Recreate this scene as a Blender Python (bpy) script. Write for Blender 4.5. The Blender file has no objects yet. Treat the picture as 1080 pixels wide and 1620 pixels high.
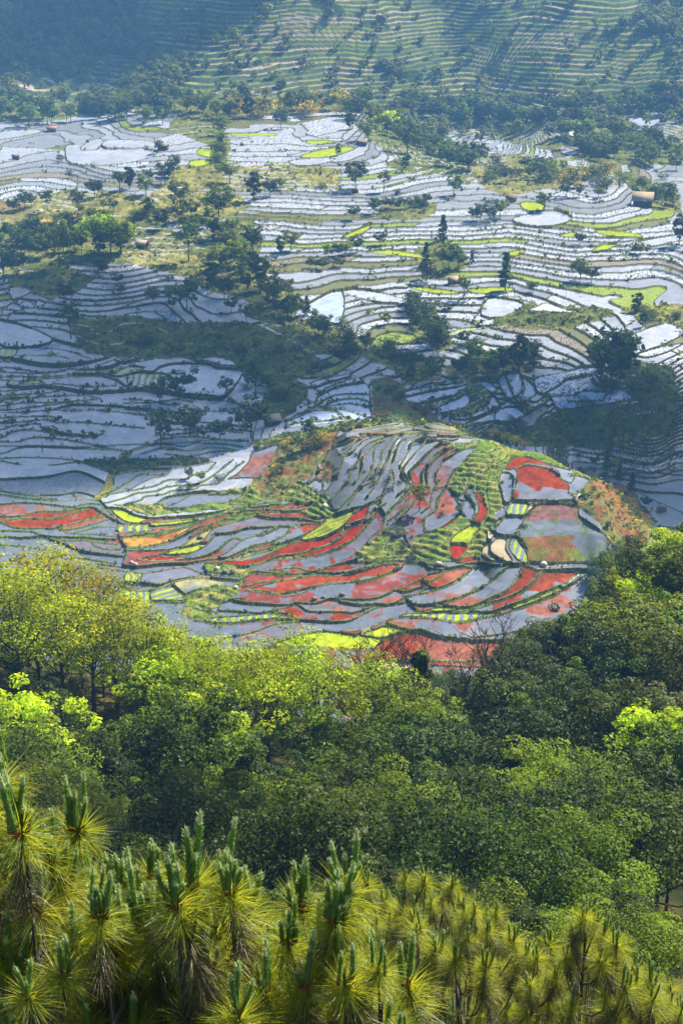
import bpy, math, random, time
import numpy as np
T0 = time.time()
C = bpy.context.scene
COL = C.collection
rad = math.radians

# ------------------------------------------------------------------ camera
FPX, PITCH, H = 2540.0, rad(20.0), 200.0          # focal length in photo pixels, tilt, eye height
CP, SP = math.cos(PITCH), math.sin(PITCH)
cd = bpy.data.cameras.new('camera')
cam = bpy.data.objects.new('camera', cd); COL.objects.link(cam)
cam.location = (0, 0, H); cam.rotation_euler = (math.pi/2 - PITCH, 0, 0)
cd.sensor_fit = 'VERTICAL'; cd.sensor_height = 36.0; cd.sensor_width = 24.0
cd.lens = 36.0*FPX/1620.0
cd.clip_start = 0.5; cd.clip_end = 12000
C.camera = cam
C.render.resolution_x, C.render.resolution_y = 682, 1024

# ------------------------------------------------------------------ sky, sun, exposure
SUN_EL, SUN_AZ = rad(44), rad(42)                  # azimuth clockwise from the view direction (+Y)
w = bpy.data.worlds.new('World'); C.world = w; w.use_nodes = True
nt = w.node_tree; bg = nt.nodes['Background']
sky = nt.nodes.new('ShaderNodeTexSky'); sky.sky_type = 'NISHITA'; sky.sun_disc = False
sky.sun_elevation = SUN_EL; sky.sun_rotation = SUN_AZ
sky.air_density = 1.0; sky.dust_density = 0.6; sky.ozone_density = 2.0
nt.links.new(sky.outputs[0], bg.inputs[0]); bg.inputs[1].default_value = 0.05
sl = bpy.data.lights.new('sun', 'SUN'); sl.energy = 5.0; sl.angle = rad(0.5); sl.color = (1.0, 0.92, 0.76)
sun = bpy.data.objects.new('sun', sl); COL.objects.link(sun)
SUNV = np.array([math.sin(SUN_AZ)*math.cos(SUN_EL), math.cos(SUN_AZ)*math.cos(SUN_EL), math.sin(SUN_EL)])
from mathutils import Vector
sun.rotation_euler = Vector(SUNV).to_track_quat('Z', 'Y').to_euler(); sun.location = (60, 60, 400)
C.view_settings.view_transform = 'Standard'; C.view_settings.look = 'None'
C.view_settings.gamma = 1.0; C.view_settings.exposure = 1.8
C.cycles.volume_step_rate = 4.0; C.cycles.max_bounces = 8; C.cycles.transparent_max_bounces = 12

# ------------------------------------------------------------------ helpers
rng = np.random.default_rng(7)
def hash2(ix, iy, s=0):
    h = (ix.astype(np.int64)*374761393 + iy.astype(np.int64)*668265263 + s*1442695041) & 0xffffffff
    h = ((h ^ (h >> 13))*1274126177) & 0xffffffff
    h = (h ^ (h >> 16)) & 0xffffff
    return h/float(0xffffff)
def vnoise(x, y, s=0):
    ix = np.floor(x); iy = np.floor(y); fx = x-ix; fy = y-iy
    fx = fx*fx*fx*(fx*(fx*6-15)+10); fy = fy*fy*fy*(fy*(fy*6-15)+10)
    a = hash2(ix, iy, s); b = hash2(ix+1, iy, s); c = hash2(ix, iy+1, s); d = hash2(ix+1, iy+1, s)
    return (a+(b-a)*fx)*(1-fy)+(c+(d-c)*fx)*fy - 0.5
def fbm(x, y, s=0, o=3):
    r = 0; a = 1.0
    for k in range(o):
        r = r + a*vnoise(x+17.3*k, y-9.1*k, s+k); x = x*2.03; y = y*2.03; a *= 0.5
    return r
def project(x, y, z):
    d = y*CP + (H-z)*SP
    up = y*SP - (H-z)*CP
    return 540 + FPX*x/d, 810 - FPX*up/d
def inpoly(px, py, P):
    P = np.asarray(P, float); ins = np.zeros(px.shape, bool)
    x0, y0 = P.min(0); x1, y1 = P.max(0)
    m = (px >= x0) & (px <= x1) & (py >= y0) & (py <= y1)
    qx = px[m]; qy = py[m]; r = np.zeros(qx.shape, bool)
    n = len(P)
    for i in range(n):
        ax, ay = P[i]; bx, by = P[(i+1) % n]
        if ay == by: continue
        c = ((ay > qy) != (by > qy)) & (qx < (bx-ax)*(qy-ay)/(by-ay)+ax)
        r ^= c
    ins[m] = r
    return ins
def smooth(P, n=5, closed=False):                  # Catmull-Rom through the points
    P = np.asarray(P, float)
    if len(P) < 3: return P
    if closed: Q = np.vstack([P[-1], P, P[0], P[1]])
    else: Q = np.vstack([2*P[0]-P[1], P, 2*P[-1]-P[-2]])
    out = []
    for i in range(1, len(Q)-2):
        p0, p1, p2, p3 = Q[i-1], Q[i], Q[i+1], Q[i+2]
        for t in np.linspace(0, 1, n, endpoint=False):
            out.append(0.5*((2*p1)+(-p0+p2)*t+(2*p0-5*p1+4*p2-p3)*t*t+(-p0+3*p1-3*p2+p3)*t**3))
    if not closed: out.append(P[-1])
    return np.array(out)
def tag(o, label=None, cat=None, group=None, kind=None):
    if label: o['label'] = label
    if cat: o['category'] = cat
    if group: o['group'] = group
    if kind: o['kind'] = kind
    return o
def mesh_np(name, V, F, mats=(), smooth_=False, mi=None, attrs=None):
    """V (n,3); F = list of (m,k) int arrays (same k inside an array)"""
    me = bpy.data.meshes.new(name)
    V = np.asarray(V, np.float32); me.vertices.add(len(V)); me.vertices.foreach_set('co', V.ravel())
    if not isinstance(F, (list, tuple)): F = [F]
    F = [np.asarray(f, np.int32) for f in F if len(f)]
    li = np.concatenate([f.ravel() for f in F]); ls = []; st = 0
    for f in F:
        ls.append(st + np.arange(len(f))*f.shape[1]); st += f.size
    ls = np.concatenate(ls).astype(np.int32)
    me.loops.add(len(li)); me.loops.foreach_set('vertex_index', li)
    me.polygons.add(len(ls)); me.polygons.foreach_set('loop_start', ls)
    if mi is not None: me.polygons.foreach_set('material_index', np.asarray(mi, np.int32))
    for m in mats: me.materials.append(m)
    for k, a in (attrs or {}).items():
        a = np.asarray(a, np.float32)
        if a.ndim == 2:
            t = me.attributes.new(k, 'FLOAT_COLOR', 'POINT'); t.data.foreach_set('color', a.ravel())
        else:
            t = me.attributes.new(k, 'FLOAT', 'POINT'); t.data.foreach_set('value', a)
    me.update(calc_edges=True)
    if smooth_: me.polygons.foreach_set('use_smooth', np.ones(len(ls), bool))
    return me
def link(name, data, parent=None, loc=None, rz=0, sc=None):
    o = bpy.data.objects.new(name, data); COL.objects.link(o)
    if parent: o.parent = parent
    if loc is not None: o.location = loc
    if rz: o.rotation_euler = (0, 0, rz)
    if sc is not None: o.scale = sc if hasattr(sc, '__len__') else (sc, sc, sc)
    return o
class NT:
    def __init__(s, name):
        s.m = bpy.data.materials.new(name); s.m.use_nodes = True; s.t = s.m.node_tree
        s.b = s.t.nodes['Principled BSDF']; s.out = s.t.nodes['Material Output']
    def n(s, typ, **kw):
        nd = s.t.nodes.new(typ)
        for k, v in kw.items():
            if k.startswith('i_'):
                key = k[2:]; nd.inputs[int(key) if key.isdigit() else key].default_value = v
            else: setattr(nd, k, v)
        return nd
    def l(s, a, b): s.t.links.new(a, b)
    def math(s, op, a, b=None, clamp=False):
        nd = s.n('ShaderNodeMath', operation=op, use_clamp=clamp)
        for i, v in enumerate((a, b)):
            if v is None: continue
            if isinstance(v, (int, float)): nd.inputs[i].default_value = v
            else: s.l(v, nd.inputs[i])
        return nd.outputs[0]
    def mix(s, f, a, b, blend='MIX'):
        nd = s.n('ShaderNodeMix', data_type='RGBA', blend_type=blend)
        for i, v in ((0, f), (6, a), (7, b)):
            if isinstance(v, (int, float)): nd.inputs[i].default_value = v
            elif isinstance(v, tuple): nd.inputs[i].default_value = (*v, 1) if len(v) == 3 else v
            else: s.l(v, nd.inputs[i])
        return nd.outputs[2]
    def noise(s, scale, detail=3, rough=0.5, vec=None, dist=0.0):
        nd = s.n('ShaderNodeTexNoise'); nd.inputs['Scale'].default_value = scale
        nd.inputs['Detail'].default_value = detail; nd.inputs['Roughness'].default_value = rough
        nd.inputs['Distortion'].default_value = dist
        if vec is not None: s.l(vec, nd.inputs['Vector'])
        return nd.outputs['Fac']
    def ramp(s, f, pts):
        nd = s.n('ShaderNodeValToRGB'); cr = nd.color_ramp
        while len(cr.elements) < len(pts): cr.elements.new(0.5)
        for e, (p, c) in zip(cr.elements, pts):
            e.position = p; e.color = (*c, 1) if hasattr(c, '__len__') else (c, c, c, 1)
        s.l(f, nd.inputs[0]); return nd.outputs[0]
    def bump(s, h, strength=0.3, dist=0.1):
        nd = s.n('ShaderNodeBump'); nd.inputs['Strength'].default_value = strength; nd.inputs['Distance'].default_value = dist
        s.l(h, nd.inputs['Height']); s.l(nd.outputs[0], s.b.inputs['Normal'])
# ------------------------------------------------------------------ the lie of the land: surveyed spots (photo px, photo py, height above the valley)
def pts(s): return [tuple(float(v) for v in a.split(',')) for a in s.split()]
SPOTS = pts("""0,180,50 200,178,52 400,178,53 560,178,51 680,185,36 820,185,34 960,185,38 1080,185,42
0,240,45 200,235,47 400,235,47 560,240,46 700,245,36 840,245,33 960,245,36 1080,250,32 750,275,39 900,275,39
0,300,39 200,300,40 400,300,40 600,300,40 800,300,38 960,300,39 1060,300,32
0,360,33 200,360,33 400,360,32 600,360,32 800,360,31 1060,360,31
0,420,26 200,430,25 380,420,26 560,420,24 800,420,24 1060,420,26
0,480,17 120,480,18 250,480,17 400,490,19 560,480,16 700,490,15 860,480,18 1060,480,21
0,540,11 150,530,14 330,520,18 470,540,15 600,530,8 720,560,6 860,540,12 960,560,13 1080,540,16
0,590,5 150,590,6 300,590,6 430,600,8 530,600,8 480,640,5 550,640,4 640,600,3 760,590,5 880,590,7 970,600,11 1060,610,9
0,640,2 150,640,2 300,640,2.5 400,650,3 0,690,-1 150,690,-1 300,690,0 0,740,-3 120,750,-4
640,632,1 740,640,1 840,640,3 950,640,5 1050,650,3 620,650,5 690,665,-5 800,690,-8 950,690,-7 1060,700,-9 900,725,-13 1000,760,-15 1060,800,-16
553,683,15 620,670,18.5 680,668,19.5 720,676,19 780,697,17 850,722,14.5 905,750,12 908,793,8.5 850,800,7 800,795,7 800,748,11.5 836,865,2.5 920,810,7 958,850,3 940,888,0 836,888,0.5
700,740,11 700,772,8 725,800,5.5 700,836,2.5 745,830,3.5 760,780,8 711,861,1.5 722,886,-1.5 660,710,14 640,740,11.5 610,700,15 590,740,10.7 600,790,6 560,720,11.5 560,760,8 540,800,3.5 640,800,5.5 625,850,.7 600,880,-2 530,880,-3.5 780,870,2
527,705,10 516,725,8 490,760,4 470,790,0.5 500,830,-1.5 430,700,6 440,740,4 400,720,3 380,755,1 420,800,-1 320,735,0 300,765,-1.5 250,750,-2 180,780,-4 260,790,-3 370,785,-1.2 300,825,-4 220,815,-5 400,830,-3 450,860,-4 350,860,-4.5 380,900,-5.5
190,840,-6 260,870,-6.2 200,880,-7 0,790,-4.5 100,800,-5 0,830,-6.3 100,840,-6.8 0,870,-7.5 150,870,-7.6
250,900,-7.5 300,930,-8.5 350,960,-9 230,940,-9 430,905,-6 540,900,-5.2 640,900,-4.5 760,905,-4 900,912,-4 930,904,-4 450,950,-8 600,950,-7 740,950,-6.2 860,945,-6 900,970,-7 560,985,-8.6 400,990,-10 700,985,-8.2 800,975,-8 700,1010,-9.6 850,1010,-9.5 500,1020,-11 350,1020,-11.5 600,1040,-12 750,1050,-12.5
960,760,9 975,800,5 1000,830,0 960,870,1 1030,830,-4 940,905,-3""")
# hidden or off-frame ground: (photo px offset from the middle, distance, height)
FAR = [(-60,620,8),(60,655,3),(150,660,-2),(120,625,8),(230,640,-9),(300,620,-2),(360,640,-10),(440,600,-14),(520,560,-14),(500,500,-12),
 (-700,1300,50),(700,1300,40),(-700,900,32),(700,900,30),(-700,700,5),(700,700,4),(-700,500,-9),(700,480,-12),(-700,420,-14),(700,420,0)]
for u in (-700,-350,0,350,700):
    FAR += [(u,1520,44+0.004*u),(u,1600,48),(u,1750,95),(u,1900,160),(u,2200,300),(u,2700,520),(u,3300,760)]
for u, d in ((-700,14),(-540,12),(-420,10),(-300,7),(-150,2),(0,0),(150,2),(300,6),(400,12),(480,18),(560,22),(700,25)):
    FAR += [(u,6,190),(u,15,180),(u,35,166),(u,60,152),(u,90,134),(u,120,115+0.15*d),(u,180,92+0.6*d),(u,240,75+1.0*d),(u,300,38+0.8*d),(u,345,6+0.5*d),(u,385,-12+0.1*d)]

# hand-surveyed bunds of the near fields, as photo pixels
LINES = """
384,915 398,907 424,908 464,911 495,908 522,908 535,909 570,898 589,893 607,888 642,888 669,893 684,901 711,899 740,894 760,893 827,894 858,902 909,902 930,903 *
607,885 642,884 669,888 700,896
747,897 738,908 720,922 698,932 673,939 642,945 629,952
704,900 691,914 675,924 660,930 644,937 633,937 624,932 616,939 593,948 567,950 533,949
685,900 669,913 651,922 633,934
675,924 675,931 655,942 631,951
803,895 787,909 771,924 753,937 733,945 727,948 700,955 673,959 653,958
825,896 821,909 811,924 798,938 773,950 753,960 727,963 700,960 682,961 667,968
858,902 844,916 833,931 813,943 793,951 773,958 753,964 720,965
916,904 898,920 884,928 853,941 827,953 802,961 778,970 749,970 720,967 691,969 664,970 638,972 624,979
930,904 911,919 889,932 862,946 833,958 807,968 776,976 747,983 720,986 713,984 678,979 656,978 624,979 613,984 593,989 567,996 540,998
640,946 651,958 664,969
640,946 638,953 611,957 593,961 573,971 553,981 527,984 500,983 469,981 433,979 400,982 356,988 313,984
611,957 593,956 567,957 540,953 522,948 500,956 469,956 442,963 411,970 367,967 333,968
469,956 478,962 491,969 540,968 556,969 576,963 591,956
398,955 433,958 456,958 469,956
638,892 631,900 611,908 584,917 533,924 500,930 473,941 449,944 424,940 392,936
389,929 411,923 444,920 469,916 496,908
362,950 398,956
344,968 351,953 362,950 384,948
322,982 344,977 378,974 400,971 433,969 451,971 469,980
353,1012 389,1004 411,997 438,986 469,982
564,1004 589,996 611,989 633,996 656,1000
607,1011 633,1002 664,999 689,1008 740,1014 764,1014 827,1013 900,1008
420,1028 500,1026 560,1030 600,1034
580,1050 650,1046 720,1048 860,1051
150,897 160,897 200,902 233,906 267,899 293,896 311,902 333,910 380,911
190,925 216,933 249,930 276,920 316,913 349,916 384,918 *
190,920 200,922 227,924 253,927
271,924 293,944 296,950
293,944 304,938 338,931 373,929 382,922
240,952 258,952 287,953 296,946
160,891 216,897 253,893 293,892 302,890 338,884 364,886 387,877 400,866
216,887 249,889 284,887 320,882 344,871 356,860 369,850 382,853
304,890 340,883 364,871 384,853 413,844 442,832 460,833
331,884 362,884 393,868 416,861 427,860 451,847 460,833 470,829
358,888 389,881 404,876 433,869 462,856 484,846 504,833 513,821
378,879 400,873 433,866 456,858
378,899 411,894 442,882 478,878 514,864 536,851 544,836 560,830 578,822 584,804 596,793 606,785
442,887 489,884 513,878 549,862 573,838 589,820 596,807 607,800
431,903 469,900 489,906 511,902 540,892 560,888 600,872 612,858 620,850
520,898 556,888 580,880 598,869 611,860 640,845
560,889 589,888 611,879 624,871 638,860
600,802 609,819 600,840 587,850 573,868
179,756 194,748 239,742 283,741 306,738 332,733
161,784 183,776 210,758 223,750 261,749 271,743
172,784 201,778 217,769 239,758 261,754 271,743
212,777 239,772 254,767 266,761 292,760 306,753 328,747 339,736
174,796 199,789 217,782 246,779 261,773 283,770 306,769 328,760 350,744 366,731
203,798 223,793 230,787 257,784 274,778 306,776 319,769 343,767 361,751 383,733
246,800 261,789 283,784 319,778 350,780 372,780
172,804 194,806 214,816 239,821
239,821 290,818 340,812 372,804
190,830 239,828 274,824 306,820 328,816 350,814 372,804
186,844 234,842 248,834 274,831 310,824
188,851 239,848 274,838 310,827 350,812 389,803
201,869 239,866 274,856 312,836 350,824 390,811
199,873 257,871 288,864 306,851 330,836
254,878 283,869 319,858 334,840 354,831 390,820 404,816
261,880 301,876 328,862 339,847
339,847 372,842 390,836 442,832
360,796 382,789 393,776
433,786 447,776 451,764
416,789 449,788 464,778 473,769
389,803 422,796 449,791 467,784 480,771
380,807 422,801 449,798 484,787 493,776
360,812 398,809 449,807 484,796 502,782
372,820 418,811 467,809 493,800 511,784
360,828 387,817 404,816 433,820 471,820 498,824 511,822 524,816 556,806 567,803
462,831 476,828 511,826
451,847 460,833
527,697 553,683 580,677 622,670 669,668 702,673 730,681
529,706 558,690 587,681 636,674 680,673 740,684
553,694 580,686 613,680 658,676 702,679 750,688
516,723 524,710 547,697 564,690
540,719 553,708 564,694 587,688 636,683 680,681 720,686 770,697
531,757 540,739 547,719 558,712 569,699 582,692 604,687
551,761 558,739 569,726 573,710 580,701 596,694 622,687 658,684 702,683 760,694
564,761 573,746 576,723 587,706 598,698
536,806 556,785 576,761 591,739 591,717 596,703 604,697
553,797 569,774 591,761 596,743 602,732 604,714 609,706 622,690
584,783 596,766 604,748 611,732 618,717 622,703 631,690
604,792 612,770 618,748 624,726 631,703 640,692 658,688
622,774 624,760 620,745
633,781 644,770 636,752 633,739 640,726 649,710 656,694 690,689 740,691
609,819 618,810 636,788 649,770 638,746 653,723 669,703 676,694 702,690
616,828 624,819 640,803 649,783 652,762 649,746 662,732 676,717 693,701 720,694
671,790 671,774 669,748 676,734 689,717 702,708 720,701 753,700
678,770 676,743 684,730 698,714 716,706
687,774 689,750 698,734 707,719 720,710 750,703
608,818 620,804 636,791 649,776
616,824 633,813 642,798 651,782
642,856 638,840 627,829 636,818 649,804 656,793
642,856 652,872
669,811 680,800 684,780 692,765
671,841 671,822 689,809 691,793 700,778
718,747 708,769 724,787 731,790
724,804 729,811
731,767 744,789 751,807 747,828
524,710 516,723 512,735 520,745 531,757
504,742 512,770 502,782
500,742 484,768
505,792 520,772 531,757
515,803 536,778 551,761
470,745 488,733 505,722
480,775 496,760 512,745
618,676 606,690
660,672 650,684
700,676 690,690
740,760 735,780 745,795
753,757 752,780
775,740 771,757 768,775 773,811 762,830
-60,776 0,776 22,780 67,787 100,792 133,790 156,791
-60,782 0,782 40,789 84,792
-60,799 0,798 27,796 53,796 89,800 116,803 138,797 160,798
-60,818 0,818 33,817 56,810 100,809 144,802 160,811 189,827
-60,825 0,827 27,836 93,838 107,844 133,846 156,846 176,848
7,824 27,820 82,821 111,813 138,804
89,836 116,829 142,821 164,814
100,840 124,836 151,827 173,820
124,842 156,833 178,832
-60,842 0,840 51,842 62,847 93,851 133,851 156,853 180,853
-60,848 0,848 33,851 73,849 107,856 133,854 144,856 151,864 169,869 187,868
142,856 182,860
67,849 111,864 133,873 178,878 200,880
-60,858 0,860 60,866 120,880 180,889
156,790 165,800 188,826 184,838 190,852 200,875 196,890
165,800 160,811
796,800 791,776 786,760
798,816 786,832 781,840
831,869 816,849
909,902 940,903 960,893
908,794 925,806 950,828 968,848 975,868
903,781 915,778 935,760 945,742 930,727
905,750 930,727 900,717 850,712 800,703
"""
# fields with a look of their own: kind, outline
FIELDS = """
stripeA 624,979 638,972 664,970 691,969 749,971 778,971 800,970 776,976 747,983 720,986 678,979 656,978
yg 800,969 827,953 853,941 880,930 889,932 862,946 833,958 807,968
yg 680,966 700,961 727,963 745,966 720,967 691,968
stripeA 322,983 344,978 378,975 400,972 433,970 445,973 430,978 400,981 356,987
yg 560,1004 600,992 630,997 640,1000 607,1009 580,1012
yg 500,1000 560,1004 600,1012 590,1028 500,1025 430,1025
redgrey 500,912 535,912 580,900 607,893 631,893 620,902 584,915 533,923 500,928 450,941 424,938 398,934 420,927 470,917
pink 669,915 700,903 745,898 735,908 715,922 695,931 680,930
greypink 747,898 800,895 785,909 769,924 750,937 720,949 700,955 673,958 653,957 642,947 673,940 698,933 722,923 738,909
greyred 803,896 823,897 820,909 809,924 796,938 770,950 750,959 727,962 700,959 710,955 733,946 753,938 771,925 787,910
red 825,897 856,903 843,916 832,930 811,943 790,951 760,958 773,951 798,939 811,925 821,910
redgrey 859,904 912,904 897,919 882,928 852,940 826,952 802,960 778,969 750,970 740,967 775,959 795,952 815,944 834,932 846,917
greyred 930,906 946,902 925,940 905,975 880,990 830,1000 740,1012 690,1006 664,997 640,999 613,988 624,981 678,981 720,988 747,985 807,970 862,948 889,934 911,921
pink 607,1013 633,1004 664,1001 689,1010 740,1016 827,1015 900,1010 880,1060 600,1048 590,1030
stripeB 202,904 224,907 220,924 198,921
greytan 232,907 267,900 293,897 311,903 333,911 316,912 276,918 253,926 224,923 226,907
stripeB 190,935 240,935 240,960 200,960
stripeC 240,935 272,926 293,944 285,951 258,950 240,950
olive 275,922 316,915 349,918 378,920 370,927 338,929 304,936 293,941
redv 324,894 350,893 378,897 378,899 420,892 442,886 478,877 500,868 514,862 535,848 542,834 560,828 576,820 582,804 594,792 604,784 600,789 567,807 551,824 533,840 498,856 471,858 442,871 410,884 390,888 362,890 330,891
redv 442,885 489,882 513,876 549,860 571,838 587,820 594,808 590,806 582,823 562,832 548,838 540,853 516,866 480,880
yg 261,881 301,877 328,863 326,859 290,868 262,876
stripeA 190,833 239,831 248,833 234,840 190,843
yg 239,829 306,822 300,827 250,833
yg 190,852 239,849 274,839 305,830 274,836 239,845 192,850
yg 176,806 194,807 214,818 236,822 215,828 196,824
orange 195,853 239,850 274,841 310,830 274,853 239,864 202,867
redv 226,884 250,880 258,879 300,877 284,885 249,887 226,886
red 300,850 330,829 360,818 390,806 440,797 446,800 400,812 366,822 330,838 306,850
stripeD 476,856 484,847 513,821 524,817 556,807 560,809 542,831 516,849
redgrey 451,847 462,832 511,827 503,833 484,845 462,855 440,862 430,862
grey 387,852 416,847 442,834 458,834 449,846 427,858 400,864 362,882 340,883 366,870
greypink 360,760 373,753 393,733 402,716 440,704 420,742 411,757 382,758
grey 257,805 274,800 290,792 300,785 330,782 372,781 388,778 377,786 354,795 319,799 294,805
greypink 689,773 691,748 702,731 724,714 753,707 738,723 724,740 707,769
greyred 702,772 708,773 722,791 727,811 698,836 673,843 673,822 689,810 693,794
red 751,778 760,778 767,800 773,811 762,830 747,828 757,807 754,793
ygf 747,829 761,832 749,844 742,862 713,860 722,844
redv 711,862 740,864 729,882 716,887
grey 791,748 811,753 807,791 798,796 791,776
redtop 817,746 816,741 836,735 862,740 880,749 889,760 898,766 900,781 907,793 844,793 811,790 816,768
redgrey2 798,741 813,723 838,723 876,737 907,746 904,761 898,762 889,757 880,746 862,737 836,732 818,739
stripeE 810,794 836,797 827,817 799,815
grey 797,818 829,819 817,838 815,848 786,846 782,831
tan 838,797 845,799 830,817 828,817
mud 849,798 911,800 916,816 958,850 960,871 952,890 836,890 833,869 820,840
tan 771,836 779,842 777,854 770,853
tan 769,857 776,857 774,871 782,889 764,884 762,871
tan 783,852 800,853 799,869 810,889 800,891 774,873
stripeE 808,852 820,850 835,889 820,889 805,869
red 720,890 740,880 760,888 740,892
w 245,588 264,577 289,574 329,575 342,581 373,583 383,590 356,628 333,628 289,625 267,621 246,615
w 292,573 341,565 365,570 384,585 373,580 342,578 329,572 292,572
stripeE 205,590 240,590 264,592 262,600 250,618 206,612
stripeC 168,590 200,580 230,583 205,592 185,596
stripeA 122,588 178,588 178,593 122,593
stripeA 16,603 62,602 62,608 16,610
stripeA 0,627 42,626 42,629 0,630
stripeA 0,552 26,552 22,565 0,565
w 308,654 372,651 392,667 392,672 306,670
w 256,672 300,672 298,682 254,683
w 0,545 0,505 84,536 40,551
b 491,607 520,598 551,594 573,604 584,618 584,649 586,664 556,667 507,673 453,678 462,664 493,647 500,633 504,620
b 640,618 684,613 736,604 729,618 707,629 662,640 640,629
stripeF 671,644 687,636 722,624 702,640 687,649
b 690,651 711,638 738,622 740,638 722,649 700,656
b 757,603 773,604 784,618 782,623 776,623
b 787,598 798,592 804,613 811,631 800,631 793,618
b 800,595 805,590 822,590 824,618 813,631 807,613
b 825,598 830,598 849,618 829,638 822,640 829,616
b 778,624 788,638 787,645 751,662 713,663 762,650
b 800,634 816,640 815,647 782,668 742,668 789,648
b 836,641 816,667 783,669 790,650
purple 851,642 867,644 851,664 840,678 816,674
bs 846,600 880,593 927,579 951,582 936,593 940,607 951,611 978,613 1000,628 973,639 940,644 884,651 869,629 849,622
w 973,642 1011,631 1004,640 982,643
b 996,658 1036,647 1038,651 1024,660
w 16,453 50,460 22,476
w 10,489 22,479 36,490 28,493
w 30,484 46,475 54,486 44,489
w 56,479 62,475 72,481 60,486
w 2,492 24,492 10,500
w 104,235 115,231 160,226 190,228 238,237 250,240 244,247 215,256 180,262 150,264 120,262 106,254
w 161,229 168,224 180,222 235,223 246,227 244,232 205,235 170,235
w 128,238 135,228 150,221 160,220 164,224 160,230 150,238
ygf 300,256 330,252 333,258 325,264 302,266
ygf 312,238 330,236 340,245 333,250 315,246
yg 366,212 432,211 432,215 370,216
yg 486,222 520,223 528,228 500,229 486,228
yg 478,246 500,239 545,232 560,236 525,248 480,251
w 455,257 480,252 530,251 510,260 475,264
yg 825,320 858,322 856,334 838,336 825,330
w 818,344 870,332 905,344 880,358 840,360 812,352
yg 884,375 905,367 916,376
ygf 800,402 825,394 830,398 812,407
yg 944,362 1000,370 1015,378 990,377 950,372
ygf 936,397 950,388 975,386 960,396 940,400
w 756,496 770,474 820,471 818,478 792,500 748,510
w 760,500 770,472 785,470 828,480 796,503
wp 843,489 862,480 880,484 905,494 840,494
w 540,461 575,457 640,475 655,483 700,480 690,484 600,480
yg 582,398 620,395 665,405 690,415 660,410 610,404
yg 640,450 670,455 720,463 718,467 690,466 655,458
yg 740,458 800,455 810,460 760,466
yg 540,378 575,358 588,352 580,366 555,378
stripeC 708,528 745,518 795,515 740,525 712,535
yg 968,545 1010,525 1080,515 1080,530 1010,545
w 985,540 1050,510 1080,530 1010,560 988,570
w 1000,385 1080,370 1080,380 1010,395
b 488,480 540,458 540,510 520,512 487,500
w 995,182 1005,176 1035,174 1055,178 1050,186 1035,200 1020,210 1002,203
cream 874,195 908,197 916,212 905,226 898,212
w 0,210 20,207 60,206 60,212 0,222
orange 66,345 90,350 80,362 60,358
"""
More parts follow.
